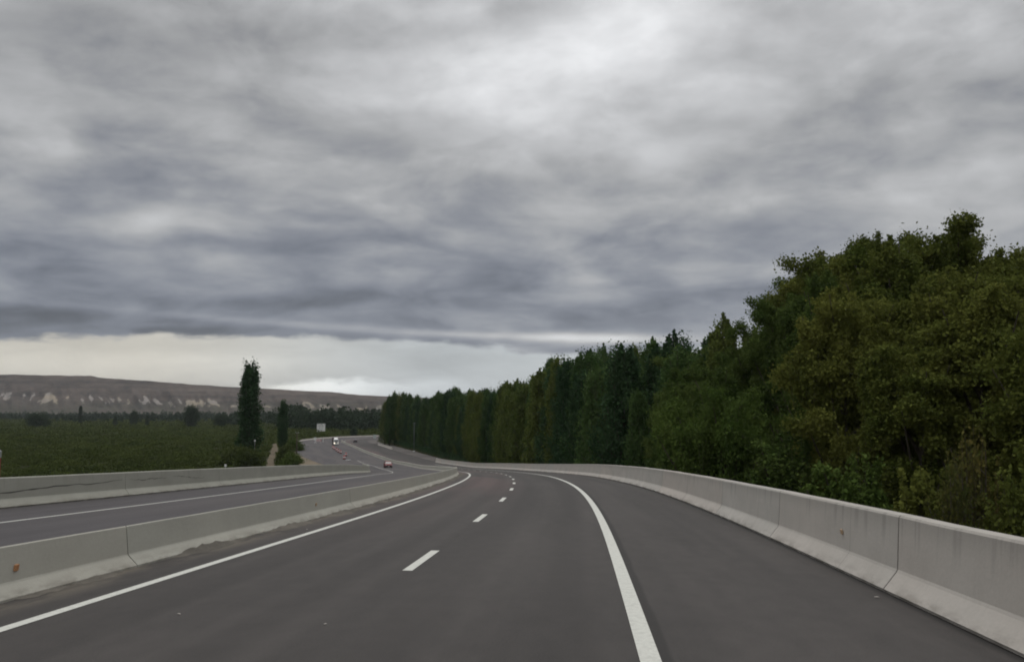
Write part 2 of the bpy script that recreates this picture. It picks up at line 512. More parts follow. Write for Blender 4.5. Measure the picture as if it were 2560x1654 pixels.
M_GROUND = earth('plain_ground', (0.030, 0.034, 0.017), (0.045, 0.046, 0.022), (0.055, 0.048, 0.028), 0.02)
M_SOIL = earth('bare_soil', (0.14, 0.118, 0.085), (0.20, 0.16, 0.115), (0.085, 0.078, 0.045), 0.12)
M_TRACK = earth('track_soil', (0.095, 0.078, 0.054), (0.135, 0.108, 0.074), (0.06, 0.056, 0.032), 0.15)
M_GRAVEL = earth('gravel_shoulder', (0.098, 0.090, 0.086), (0.135, 0.122, 0.112), (0.06, 0.056, 0.052), 0.09)
M_BANK = earth('embankment_soil', (0.075, 0.066, 0.045), (0.105, 0.09, 0.062), (0.05, 0.052, 0.026), 0.2)

# ------------------------------------------------------------------ ground, embankment, roads
g = mesh_np('ground', [(-9000, -400, 0), (9000, -400, 0), (9000, 12000, 0), (-9000, 12000, 0)], [(0, 1, 2, 3)], M_GROUND)
tag(link('ground', g), 'flat green valley floor reaching to the hills', kind='structure')

bank = strip('embankment', -45, 250, [lambda s: -W_LB - 0.6 - max(0.6, (float(np.interp(s, SM, hz)) + 0.3) * 1.5), -W_LB - 0.62, W_R + 0.62, lambda s: W_R + 0.7 + max(0.6, (float(np.interp(s, SM, hz)) + 0.3) * 0.55)],
             M_BANK, h=-0.05, step=4)
v = np.empty(len(bank.data.vertices) * 3, np.float32); bank.data.vertices.foreach_get('co', v); v = v.reshape(-1, 4, 3)
v[:, 0, 2] = -0.5; v[:, 3, 2] = -0.5; bank.data.vertices.foreach_set('co', v.ravel()); bank.data.update()
tag(bank, 'earth embankment that carries the ramp over the plain', kind='structure')

S_END = 690
road = strip('road', -45, S_END, [-W_M - 0.35, -W_M, 0, LANE, 2 * LANE, W_R + 0.45], M_ROAD)
tag(road, 'two lane asphalt carriageway bending left and downhill', kind='structure')


def left_edge(s):                               # the opposing side opens into a slip road once it reaches the plain
    return -float(np.interp(s, [-60, 160, 190, 225, 300, 400, 470, 700], [W_LB + .5, W_LB + .5, 15.0, 20.5, 25.5, 28.5, 20, 15]))


opp = strip('opposing_road', -45, S_END, [left_edge, -W_OL, -W_M - 0.36], M_OPP)
tag(opp, 'greyer asphalt carriageway for oncoming traffic', kind='structure')
ov = strip('gravel_shoulder', 236, S_END, [W_R + 0.46, lambda s: W_R + float(np.interp(s, [236, 260, 330, 420, 470, 700], [1.2, 6.0, 7.5, 6.5, 5, 4]))], M_GRAVEL, h=0.02)
tag(ov, 'grey gravel shoulder between carriageway and trees', kind='structure')
vg = strip('soil_verge', 196, 520, [lambda s: left_edge(s) - float(np.interp(s, [196, 215, 300, 400, 520], [1.0, 6, 5, 3, 2])), lambda s: left_edge(s) + 0.1], M_SOIL, h=-0.03)
tag(vg, 'bare brown soil along the slip road', kind='structure')

# painted lines are parts of their road
def line(name, s0, s1, o, w, par, h=0.006, step=1.0): return strip(name, s0, s1, [o - w / 2, o + w / 2], M_PAINT, par, h, step)


line('edge_line', -44, S_END - 2, 0.0, 0.17, road)
line('edge_line', -44, 228, 2 * LANE, 0.21, road)
for i in range(-2, 16):
    line('lane_dash', 14.9 + 9.82 * i, 14.9 + 9.82 * i + 2.85, LANE, 0.17, road, step=0.7)
line('edge_line', -44, 262, -W_OL, 0.14, opp)
line('edge_line', -44, 440, -W_M - 1.2 * SC, 0.14, opp)

# ------------------------------------------------------------------ concrete walls
def prof_single(h, w0=0.19, brk=0.29, up=0.07, top=0.24):
    # (offset away from traffic, height)
    return [(0.035, -0.06), (0.035, 0.045), (0.0, 0.05), (w0, brk), (w0 + 0.02, brk + 0.04), (w0 + up, h - 0.03), (w0 + up + 0.025, h), (w0 + up + top, h), (w0 + up + top + 0.02, h - 0.03), (w0 + up + top + 0.02, -0.3)]


def prof_double(h, w0=0.16, brk=0.22, up=0.06, top=0.20):
    a = [(0.0, -0.06), (0.0, 0.03), (w0, brk), (w0 + 0.015, brk + 0.03), (w0 + up, h - 0.02), (w0 + up + 0.02, h)]
    T = 2 * (w0 + up) + top
    return a + [(T - x, z) for x, z in reversed(a)]


def wall_section(par, s0, s1, prof, side, o0, material, step=0.9, cracks=None):
    """one poured length of wall between two joints; side=+1 wall lies right of o0, -1 left"""
    n = max(2, int((s1 - s0) / step) + 1); s = np.linspace(s0, s1, n); k = len(prof)
    arc = np.concatenate([[0], np.cumsum([math.hypot(prof[i + 1][0] - prof[i][0], prof[i + 1][1] - prof[i][1]) for i in range(k - 1)])])
    P, UV = [], []
    wob = (vnoise(s * 0.7 + o0 * 3, s * 0 + 1.5, 5) - 0.5) * 0.014     # hand-finished coping
    for j, (dx_, hh) in enumerate(prof):
        P.append(RP(s, o0 + side * dx_, 0) + np.stack([0 * s, 0 * s, hh + wob * (hh > 0.6)], -1))
        UV.append(np.stack([s, np.full(n, max(hh, 0.0))], -1))
    P = np.stack(P, 1).reshape(-1, 3); UV = np.stack(UV, 1).reshape(-1, 2)
    f = []
    for i in range(n - 1):
        for j in range(k - 1):
            q = (i * k + j, i * k + j + 1, (i + 1) * k + j + 1, (i + 1) * k + j); f.append(q if side < 0 else q[::-1])
    e0, e1 = tuple(range(k)), tuple(range((n - 1) * k, n * k))
    f += [e0 if side > 0 else e0[::-1], e1[::-1] if side > 0 else e1]
    fm = [0] * len(f)
    if cracks:                                   # a ragged dark fissure, part of the section's own surface
        for pts in cracks:
            m = len(pts); b = len(P); vs = []
            for q, (cs, ch, cw) in enumerate(pts):
                for dd in (-cw, cw):
                    hh = ch + dd; dxo = np.interp(hh, [p[1] for p in prof[:6]], [p[0] for p in prof[:6]]) - 0.003
                    vs.append(RP(cs, o0 + side * dxo, hh))
            P = np.concatenate([P, np.array(vs)]); UV = np.concatenate([UV, np.zeros((2 * m, 2))])
            nf = [(b + 2 * i, b + 2 * i + 2, b + 2 * i + 3, b + 2 * i + 1) for i in range(m - 1)]
            f += nf; fm += [1] * len(nf)
    return link('wall_section', mesh_np('wall_section', P, f, [material, M_CRACK], uv=UV, fmat=fm), par)


def crack_line(s0, s1, h0, h1, seed, w=0.012):
    r = np.random.default_rng(seed); n = 26; out = []; h = 0
    for i in range(n):
        t = i / (n - 1); h = h * 0.8 + r.normal(0, 0.016)
        out.append((s0 + (s1 - s0) * t, h0 + (h1 - h0) * t + h, w * r.uniform(0.35, 1.15) * (0.4 + math.sin(math.pi * t))))
    return out


M_REFL = mat('orange_reflector', (0.42, 0.21, 0.10), 0.35)
M_REFL_OLD = mat('faded_reflector', (0.42, 0.30, 0.19), 0.6)


def reflector(par, s, o, h, side, m, size=0.11):
    p = RP(s, o, h); b = MB(); b.box((0, 0, 0), (0.03, size, size), 0, bev=0.008)
    o_ = b.build('reflector', m, par); o_.location = p; o_.rotation_euler = (0, R(-10 * side), -heading(s)); return o_


def orient(o): return o


rp = thing('concrete_parapet', 'tall pale concrete parapet with dark joints, between right shoulder and the big trees', 'barrier', (0, 0, 0))
j0, jl = 13.57 - 7.33 * 4, 7.33
for i in range(0, 36):
    a, b_ = j0 + i * jl, j0 + (i + 1) * jl - 0.022
    if a > 243: break
    ck = None
    mids = [(a + jl * 0.32 + 0.0, 0.06, 0.004), (a + jl * 0.32 + 0.012, 0.5, 0.004), (a + jl * 0.32, 1.05, 0.004)]
    sec = wall_section(rp, a, b_, prof_single(H_R), 1, W_R, M_CONC, 0.6 if a < 60 else 1.8)
    if i == 4: reflector(sec, a + 2.6, W_R + 0.205, 0.62, 1, M_REFL_OLD, 0.085)
mw = thing('median_wall', 'low grey concrete wall separating the two carriageways, dirt heaped at its foot', 'barrier')
pm = prof_double(H_M); TM = pm[-1][0]
a = 14.85 - 29.7 - 14.85
i = 0
while a < 452:
    L = 14.85
    sec = wall_section(mw, a, min(a + L - 0.03, 452), pm, -1, -W_M, M_CONC_M, 0.6 if a < 90 else 2.0)
    if i == 2: reflector(sec, 11.9, -W_M - 0.177, 0.42, -1, M_REFL, 0.09)
    if i == 3: reflector(sec, 25.6, -W_M - 0.177, 0.42, -1, M_REFL_OLD, 0.09)
    a += L; i += 1
lw = thing('boundary_wall', 'weathered concrete wall with a long crack, beside the green scrub on the far side', 'barrier')
a = -21.0
i = 0
while a < 196:
    L = 12.0; ck = None
    if a <= 30 < a + L: ck = [crack_line(max(a + .2, 26), a + L - 0.3, 0.50, 0.74, 3, 0.016)]
    if a <= 40 < a + L: ck = [crack_line(a + 0.3, a + 4.5, 0.74, 0.70, 4, 0.011), crack_line(a + 5.2, a + 9.5, 0.78, 0.60, 5, 0.010)]
    wall_section(lw, a, min(a + L - 0.03, 196), prof_single(H_L, up=0.05), -1, -W_LB, M_CONC_L, 0.9, ck)
    a += L; i += 1
# short stub wall on the right, far down where the slip road joins
tag(wall_section(None, 352, 400, prof_double(0.85), 1, W_R + 0.9, M_CONC, 2.0), 'short pale concrete wall stub on the outer shoulder near the far trees', 'barrier').name = 'stub_wall'
tag(strip('far_guard_wall', 430, S_END - 4, [lambda s: left_edge(s) - 0.02, lambda s: left_edge(s) - 0.12, lambda s: left_edge(s) - 0.3, lambda s: left_edge(s) - 0.42], M_CONC, h=0, dz=[0, 0.8, 0.8, -.1], step=3),
    'pale low guard wall along the outside of the far bend', 'barrier')

# dirt washed up along the foot of the median wall
def heap(s, o, ls, lo, h, seed):
    n, m = 26, 12; V = []
    r = np.random.default_rng(seed)
    for i in range(n):
        for j in range(m):
            u, w = i / (n - 1) * 2 - 1, j / (m - 1)
            q = max(0, 1 - u * u) * (1 - w) ** 0.8
            nz = vnoise(np.array([i * 0.55 + seed * 9]), np.array([j * 0.6]), seed)[0]
            ne = vnoise(np.array([i * 0.4 + seed * 5]), np.array([2.5]), seed)[0]
            V.append(RP(s + u * ls, o + w * lo * (0.45 + 0.8 * ne) * math.sqrt(max(0.02, 1 - u * u)), h * .8 * max(0, 1 - u * u) * (1 - w) ** 1.3 * (0.5 + .7 * nz) + 0.003))
    return np.array(V), [(i * m + j, i * m + j + 1, (i + 1) * m + j + 1, (i + 1) * m + j) for i in range(n - 1) for j in range(m - 1)]


M_DIRT = earth('washed_dirt', (0.095, 0.087, 0.075), (0.150, 0.135, 0.115), (0.065, 0.060, 0.050), 0.9)
V, Fc = [], []
r2 = random.Random(3)
for k, (s, ls, lo, h) in enumerate([(9.0, 1.1, .30, .05), (12.2, .6, .22, .04), (13.6, .7, .30, .05), (17.6, 1.6, .34, .13), (22.6, 1.7, .42, .09), (27.4, 1.8, .48, .09), (31.5, 1.0, .3, .05)] +
                                   [(34 + q * 2.3 + r2.uniform(-.8, .8), r2.uniform(.7, 1.6), r2.uniform(.25, .55), r2.uniform(.03, .09)) for q in range(26)]):
    v_, f_ = heap(s, -W_M - 0.02, ls, lo, h, k); b = sum(len(q) for q in V); V.append(v_); Fc += [tuple(b + i for i in f) for f in f_]
tag(link('dirt', mesh_np('dirt', np.concatenate(V), Fc, M_DIRT, smooth=True)), 'brown dirt and grit washed up along the foot of the median wall', kind='stuff')

# litter on the road
M_SCRAP = mat('paper_scrap', (0.40, 0.37, 0.33), 0.8)


def scrap(s, o, size, label, seed):
    r = random.Random(seed); b = MB(); n = 7
    ring = [(size * r.uniform(.5, 1) * math.cos(t * 6.283 / n), size * .6 * r.uniform(.5, 1) * math.sin(t * 6.283 / n), r.uniform(0.004, .03)) for t in range(n)]
    b.add(ring + [(0, 0, 0.035)] + [(x, y, z - 0.004) for x, y, z in ring], [(i, (i + 1) % n, n) for i in range(n)] + [tuple(range(2 * n, n, -1))] + [(i, n + 1 + i, n + 1 + (i + 1) % n, (i + 1) % n) for i in range(n)])
    o_ = b.build('paper_scrap', M_SCRAP); o_.location = RP(s, o, 0.004); o_.scale = (.5, .5, .4); tag(o_, label, 'litter')


scrap(10.9, 1.55, 0.075, 'small pale scrap lying in the left lane before the first lane dash', 1)
scrap(8.3, W_R - 1.45, 0.07, 'small white scrap on the shoulder below the parapet', 2)
scrap(13.1, W_R - 0.25, 0.11, 'pale grit scrap at the foot of the parapet by a joint', 3)
scrap(21.8, -0.35, 0.08, 'pale scrap on the edge line beside the median wall', 4)
scrap(10.5, LANE * 0.98, 0.05, 'tiny pale scrap on the lane line ahead', 5)

# ------------------------------------------------------------------ leaves and trees
def leafmat(name, a, b_, nsc=0.33, trans=0.18):
    m = bpy.data.materials.new(name); m.use_nodes = True; t = m.node_tree
    for n in list(t.nodes):
        if n.type == 'BSDF_PRINCIPLED': t.nodes.remove(n)
    out = [n for n in t.nodes if n.type == 'OUTPUT_MATERIAL'][0]
    p = node(t, 'ShaderNodeNewGeometry'); oi = node(t, 'ShaderNodeObjectInfo')
    n1_ = noise(t, p.outputs['Position'], nsc, 4, 0.6); isl = E(t, p.outputs['Random Per Island'])
    k = (n1_ - 0.5) * 1.9 + (E(t, oi.outputs['Random']) - 0.5) * 0.55 + (isl - 0.5) * 0.32 + 0.5
    c = mixc(t, k.clamp(), a, b_)
    d = node(t, 'ShaderNodeBsdfDiffuse'); tr = node(t, 'ShaderNodeBsdfTranslucent'); mx = node(t, 'ShaderNodeMixShader')
    mx.inputs[0].default_value = trans
    t.links.new(c, d.inputs[0]); t.links.new(c, tr.inputs[0])
    t.links.new(d.outputs[0], mx.inputs[1]); t.links.new(tr.outputs[0], mx.inputs[2]); t.links.new(mx.outputs[0], out.inputs[0])
    return m


L_DARK = leafmat('poplar_leaves', (0.040, 0.076, 0.025), (0.088, 0.138, 0.044))
L_BLUE = leafmat('dark_poplar_leaves', (0.029, 0.060, 0.027), (0.058, 0.100, 0.044))
L_OLIVE = leafmat('olive_poplar_leaves', (0.066, 0.096, 0.025), (0.134, 0.162, 0.043))
L_BROAD = leafmat('cottonwood_leaves', (0.058, 0.080, 0.019), (0.145, 0.154, 0.037))
L_BROAD2 = leafmat('greener_cottonwood_leaves', (0.048, 0.080, 0.021), (0.108, 0.142, 0.038))
L_WILLOW = leafmat('willow_leaves', (0.048, 0.084, 0.020), (0.096, 0.134, 0.033))
L_RUST = leafmat('autumn_leaves', (0.062, 0.078, 0.023), (0.160, 0.122, 0.038))
L_SCRUB = leafmat('scrub_leaves', (0.034, 0.049, 0.015), (0.078, 0.096, 0.029), nsc=0.045, trans=0.1)
L_FAR = leafmat('far_leaves', (0.026, 0.042, 0.026), (0.042, 0.060, 0.034), trans=0.1)
M_BARK = earth('bark', (0.06, 0.05, 0.038), (0.095, 0.082, 0.062), (0.035, 0.03, 0.024), 1.2)


def leaves(c, l, w, r, updir=0.25):
    """one kite-shaped leaf per centre"""
    n = len(c); a = r.normal(size=(n, 3)); a /= np.linalg.norm(a, axis=1)[:, None]
    q = r.normal(size=(n, 3)); q[:, 2] *= (1 - updir); b = np.cross(a, q); b /= np.linalg.norm(b, axis=1)[:, None] + 1e-9
    k = (0.45 + 1.0 * r.random(n) ** 1.5)[:, None]
    V = np.stack([c - a * l * .5 * k, c + b * w * .5 * k - a * l * .05, c + a * l * .5 * k, c - b * w * .5 * k - a * l * .05], 1).reshape(-1, 3)
    return V, np.arange(4 * n).reshape(n, 4)


def crown_mesh(name, centres, l, w, m, r):
    V, f_ = leaves(np.asarray(centres), l, w, r); return mesh_np(name, V, f_, m)


def poplar_proto(seed, H=20.0, rad=2.4, n_leaf=15000, narrow=False):
    """unit poplar: steep limbs all along a straight trunk"""
    r = np.random.default_rng(seed); tb = MB()
    lean = r.normal(0, .25, 2)
    tp = [(lean[0] * t * t, lean[1] * t * t, H * .97 * t - .3) for t in np.linspace(0, 1, 9)]
    tb.tube(tp, [max(.02, .26 * (1 - t) ** 0.9 + .02) for t in np.linspace(0, 1, 9)], 8)
    C = []
    nb = 64 if not narrow else 80
    for i in range(nb):
        t0 = .03 + .80 * (i / nb) ** 0.95; h0 = H * t0; ang = i * 2.399 + r.normal(0, .3)
        prof = (max(0, math.sin(math.pi * min(1, (t0 + .14)) ** 0.80)) ** .8)
        rr = rad * ((0.45 if t0 < .4 or narrow else .24) + (0.55 if narrow else 0.72) * prof) * (r.uniform(.6, 1.15) if not narrow else r.uniform(.55, 1.25))
        rise = H * r.uniform(.13, .24) * (1 - .3 * t0) if not narrow else H * r.uniform(.14, .22)
        p0 = np.array([lean[0] * t0 ** 2, lean[1] * t0 ** 2, h0]); dr = np.array([math.cos(ang), math.sin(ang), 0])
        ts = np.linspace(0, 1, 6); pts = [p0 + dr * rr * (1 - (1 - q) ** 1.8) + np.array([0, 0, rise * q ** 1.15]) for q in ts]
        tb.tube(pts, [.07 * (1 - q) + .012 for q in ts], 4, cap=False)
        k = int(n_leaf / nb * (1 - .35 * t0)); q = r.beta(1.6, 1.1, k)
        pp = np.stack([np.interp(q, ts, [p[j] for p in pts]) for j in range(3)], 1)
        C.append(pp + r.normal(0, 1, (k, 3)) * np.array([.34, .34, .42]) * (rad / 2.4))
    # pointed leaders that make the ragged top
    for i in range(11):
        ang = r.random() * 6.28; rr = rad * .62 * math.sqrt(r.random()); k = n_leaf // 60; q = r.random(k)
        zt = H * (1.0 - .16 * (rr / rad / .62) ** 1.5 * r.uniform(.5, 1.2)); ln = H * r.uniform(.12, .2)
        w_ = (.05 + .26 * (1 - q) ** .8)
        tb.tube([(rr * math.cos(ang), rr * math.sin(ang), zt - ln), (rr * math.cos(ang), rr * math.sin(ang), zt)], [.03, .008], 3, cap=False)
        C.append(np.stack([lean[0] + rr * math.cos(ang) + r.normal(0, 1, k) * w_, lean[1] + rr * math.sin(ang) + r.normal(0, 1, k) * w_, zt - ln * (1 - q)], 1))
    return tb, np.concatenate(C), r


def broad_proto(seed, H=24.0, rad=6.0, n_leaf=60000, base=.10):
    """unit cottonwood: forking trunk, spreading limbs, leaf clumps with gaps, upright sprigs on top"""
    r = np.random.default_rng(seed); tb = MB(); C = []
    def curve(p0, p1, bend, n=6):
        t = np.linspace(0, 1, n)[:, None]; return p0 + (p1 - p0) * t + bend * (t * (1 - t)) * 4
    tip = np.array([r.normal(0, .6), r.normal(0, .6), H * .92]); tr = curve(np.array([0, 0, -.4]), tip, np.array([r.normal(0, .5), r.normal(0, .5), 0]), 10)
    tb.tube(tr, list(np.linspace(.42, .04, 10)), 9)
    subs = []
    nl = 26
    for i in range(nl):
        t0 = .10 + .80 * i / nl; p0 = np.array([np.interp(t0, np.linspace(0, 1, 10), tr[:, j]) for j in range(3)])
        ang = i * 2.399 + r.normal(0, .35); env = rad * (math.sin(math.pi * min(.98, (t0 * .80 + .20))) ** .55) * r.uniform(.62, 1.12)
        p1 = p0 + np.array([math.cos(ang) * env, math.sin(ang) * env, H * r.uniform(.10, .24) + env * .45]); p1[2] = min(p1[2], H * 1.0)
        lb = curve(p0, p1, np.array([0, 0, -env * .10])); tb.tube(lb, list(np.linspace(.15, .03, 6) * (1.15 - t0 * .5)), 5, cap=False)
        for k in range(6):
            u = r.uniform(.30, 1.0); q0 = np.array([np.interp(u, np.linspace(0, 1, 6), lb[:, j]) for j in range(3)])
            dv = r.normal(0, 1, 3); dv[2] = abs(dv[2]) * .8 + .1; dv /= np.linalg.norm(dv); q1 = q0 + dv * r.uniform(.8, 2.1) * rad / 6
            tb.tube([q0, (q0 + q1) / 2 + r.normal(0, .1, 3), q1], [.03, .02, .008], 3, cap=False); subs.append((q0, q1, 1.0))
    for k in range(95):                           # upright shoots on the outline
        ang, u = r.random() * 6.283, math.sqrt(r.random()) * .75
        q0 = np.array([math.cos(ang) * rad * u * .75, math.sin(ang) * rad * u * .75, H * (.95 - .30 * u * u) - 1.5]); q1 = q0 + np.array([r.normal(0, .3), r.normal(0, .3), r.uniform(1.4, 3.4)])
        tb.tube([q0, q1], [.018, .006], 3, cap=False); subs.append((q0, q1, .45))
    per = n_leaf / sum(s[2] for s in subs)
    for q0, q1, wgt in subs:
        k = int(per * wgt * r.uniform(.5, 1.5)); u = r.beta(1.6, .9, k)[:, None]
        sg = (.40 if wgt == 1 else .20) * rad / 6 * r.uniform(.7, 1.3)
        C.append(q0 + (q1 - q0) * u + r.normal(0, 1, (k, 3)) * np.array([sg, sg, sg * .75]))
    C = np.concatenate(C); C[:, 2] = np.maximum(C[:, 2], .4)
    return tb, C, r


def bush_proto(seed, rad=3.0, H=4.0, n_leaf=12000):
    r = np.random.default_rng(seed); tb = MB(); C = []
    for i in range(26):
        ang = i * 2.399; u = math.sqrt((i + .5) / 26); el_ = math.acos(min(1, u)) if u < 1 else 0
        p1 = np.array([math.cos(ang) * rad * u * r.uniform(.7, 1.05), math.sin(ang) * rad * u * r.uniform(.7, 1.05), H * (0.22 + .74 * math.sqrt(max(0, 1 - u * u))) * r.uniform(.8, 1.08)])
        p0 = np.array([0, 0, -.2]); mid = p1 * np.array([.45, .45, .55])
        tb.tube([p0, mid, p1], [.07, .04, .012], 4, cap=False)
        k = n_leaf // 26; q = r.beta(2.0, 1.0, k); pp = np.stack([np.interp(q, [0, .5, 1], [p0[j], mid[j], p1[j]]) for j in range(3)], 1)
        sg = rad * .17; C.append(pp + r.normal(0, 1, (k, 3)) * np.array([sg, sg, sg * .85]))
    C = np.concatenate(C); C[:, 2] = np.maximum(C[:, 2], .08)
    return tb, C, r


_protos = {}


def proto(kind, idx, m, **kw):
    """(trunk mesh, crown mesh) shared by the copies of a kind"""
    key = (kind, idx, m.name)
    if key not in _protos:
        base = (kind, idx)
        if base not in _protos:
            tb, C, r = {'poplar': poplar_proto, 'broad': broad_proto, 'bush': bush_proto}[kind](idx, **kw.get('gen', {}))
            tm = mesh_np('trunk', np.array(tb.v), tb.f, M_BARK, smooth=True); _protos[base] = (tm, C, r)
        tm, C, r = _protos[base]
        _protos[key] = (tm, crown_mesh('crown', C, kw['leaf'], kw['leaf'] * .62, m, np.random.default_rng(idx)))
    return _protos[key]


def plant(name, pr, loc, sc, rz, label, cat, group=None):
    root = thing(name, label, cat, loc, rz, group); root.scale = sc
    link('trunk', pr[0], root); link('crown', pr[1], root)
    return root


POP = [dict(gen=dict(n_leaf=21000)), dict(gen=dict(n_leaf=20000, rad=2.1)), dict(gen=dict(n_leaf=23000, rad=2.8)), dict(gen=dict(n_leaf=20000, rad=2.3))]


def pop(i, m): return proto('poplar', 11 + i, m, leaf=.30, **POP[i])
def bro(i, m): return proto('broad', 31 + i, m, leaf=.20, gen=dict(rad=[4.9, 4.4, 5.4, 4.7][i], n_leaf=150000))


SKY_X = [900, 950, 999, 1040, 1074, 1100, 1128, 1180, 1235, 1262, 1278, 1295, 1305, 1353, 1430, 1503, 1590, 1648, 1660, 1707, 1740, 1772, 1810, 1836, 1879, 1911, 1987, 2030, 2083, 2148, 2212, 2287, 2341, 2416, 2481, 2560, 2900]
SKY_Y = [1010, 1000, 977, 985, 993, 978, 967, 972, 966, 955, 932, 940, 938, 904, 885, 862, 849, 844, 850, 817, 846, 802, 780, 764, 790, 722, 668, 646, 600, 588, 560, 560, 530, 523, 575, 595, 620]


def crown_top(x, y, shift=0):
    """height of the tree wall's crest surveyed at this place"""
    px = CX + F * x / y - shift
    return Z0 + (YH - float(np.interp(px, SKY_X, SKY_Y))) / F * y


def ground_z(s, o):
    d = o - W_R - 0.7; h = float(np.interp(s, SM, hz)) + 0.3
    return max(0.0, h * (1 - d / max(0.6, h * 0.55)) - 0.1) if s < 250 else 0.0


rt = random.Random(5)
GP = 'poplars of the dense row beside the motorway'
GB = 'cottonwoods of the tall stand beside the parapet'
# poplar wall: three staggered rows from the far bend back towards the viewer
cnt = 0
for row, (off, s_a, s_b, stp) in enumerate(((9.5, 92, 410, 5.0), (14.5, 90, 420, 5.4), (20.5, 84, 424, 6.0))):
    s = s_a
    while s < s_b:
        o = W_R + off + rt.uniform(-1, 1) + (3.0 if s > 250 else 0) + float(np.interp(s, [84, 120], [3, 0]))
        p = RP(s, o); x, y = float(p[0]), float(p[1]); gz = ground_z(s, o)
        top = crown_top(x, y)
        k = {0: rt.uniform(.70, 1.02), 1: rt.uniform(.84, 1.03), 2: rt.uniform(.84, 1.02)}[row]
        h = max(8, (top - gz) * k)
        tone = rt.random(); px = CX + F * x / y
        olive = (row == 0 and (1255 < px < 1330 or 1165 < px < 1215 or 960 < px < 1005)) or tone > .86
        m = L_OLIVE if olive else (L_BLUE if tone < .38 else L_DARK)
        if row == 0:
            lab = ('yellowish green poplar in the front of the dense row' if olive else 'dark bluish green poplar in the front of the dense row' if m is L_BLUE else 'deep green poplar in the front of the dense row')
        else:
            lab = ('yellowish green poplar rising behind the front of the dense row' if olive else 'dark bluish poplar rising behind the front of the dense row' if m is L_BLUE else 'deep green poplar rising behind the front of the dense row')
        w = h / 20 * rt.uniform(.72, 1.08)
        plant('poplar_tree', pop(cnt % 4, m), (x, y, gz - .1), (w, w, h / 20), rt.random() * 6.28, lab, 'tree', GP)
        cnt += 1; s += stp * rt.uniform(.8, 1.2)
for px, dep, top in ((964, 399, 1001), (976, 388, 985), (973, 412, 996), (990, 402, 975), (1003, 396, 980)):
    h = Z0 + (YH - top) / F * dep
    plant('poplar_tree', pop(cnt % 4, L_DARK if cnt % 2 else L_OLIVE), at(px, dep, -.1), (h / 22, h / 22, h / 20), cnt * 1.3, 'green poplar at the far end of the dense row, where the motorway bends away', 'tree', GP)
    cnt += 1
# cottonwood stand, near right
for row, (off, s_a, s_b, stp) in enumerate(((10.0, 22, 92, 6.2), (16.0, 26, 100, 6.4), (23, 24, 98, 7.0))):
    s = s_a
    while s < s_b:
        o = W_R + off + rt.uniform(-1.2, 1.2); p = RP(s, o); x, y = float(p[0]), float(p[1]); gz = ground_z(s, o)
        px = CX + F * x / y
        if row == 0 and (1630 < px < 2010 and y < 72 or px > 2230 and y < 37): s += stp * .6; continue
        k = {0: rt.uniform(.70, .93), 1: rt.uniform(.84, .95), 2: rt.uniform(.91, .965)}[row]
        h = max(8, (crown_top(x, y, 70 if px < 1960 else 15) - gz) * (k + (.05 if row and 1960 < px < 2330 else 0))); tone = rt.random()
        m = L_BROAD if tone < (.80 if px > 2150 else .45 if s < 66 else .12) else L_BROAD2
        where = 'leaning over the parapet' if row == 0 else 'standing behind the front trees of the tall stand' if row == 1 else 'at the back of the tall stand'
        col = 'olive brown' if m is L_BROAD else 'mid green'
        w = h / 24 * rt.uniform(.85, 1.05)
        plant('cottonwood_tree', bro(cnt % 4, m), (x, y, gz - .1), (w, w, h / 24), rt.random() * 6.28, f'{col} cottonwood with ragged crown {where}', 'tree', GB)
        cnt += 1; s += stp * rt.uniform(.85, 1.15)

# undergrowth at the foot of the trees
BU = [proto('bush', 51 + i, L_SCRUB, leaf=.26, gen=dict(rad=[3.0, 2.6][i], H=[4.2, 3.4][i], n_leaf=14000)) for i in range(2)]


def bush(i, m): return proto('bush', 51 + i, m, leaf=.26)


for (px, dep, rad, top, m, lab, i) in (
        (1800, 57, 5.0, 1015, L_WILLOW, 'bright green rounded willow in front of the dark poplars', 0),
        (1715, 63, 3.2, 1085, L_WILLOW, 'lower light green willow bush on the flank of the rounded willow', 1),
        (1960, 47, 3.2, 1120, L_BROAD2, 'mid green bush behind the parapet under the cottonwoods', 1),
        (2130, 36, 2.4, 1180, L_WILLOW, 'low green bush just above the parapet coping', 1),
        (2290, 31, 2.2, 1225, L_BROAD, 'olive bush behind the parapet left of the rusty one', 0),
        (2425, 29.5, 1.5, 1120, L_RUST, 'rusty orange autumn shrub between the cottonwoods', 2),
        (2370, 28, 1.0, 1185, L_RUST, 'smaller rusty shrub below the orange one', 2),
        (2530, 27, 2.0, 1235, L_BROAD, 'olive green bush at the picture edge behind the parapet', 1)):
    x = (px - CX) / F * dep
    zt = Z0 + (YH - top) / F * dep
    rp_ = 6.0 if rad > 3.3 else 2.6
    pr_ = proto('broad', (45 if rad > 3.3 else 47) + i, m, leaf=.20, gen=dict(rad=rp_, H=14.0, n_leaf=90000 if rad > 3.3 else 9000 if i == 2 else 45000))
    plant('willow_tree' if m is L_WILLOW else 'leafy_shrub', pr_, (x, dep, 0), (rad / rp_, rad / rp_, zt / 14.0), px, lab, 'tree' if rad > 3 else 'shrub')

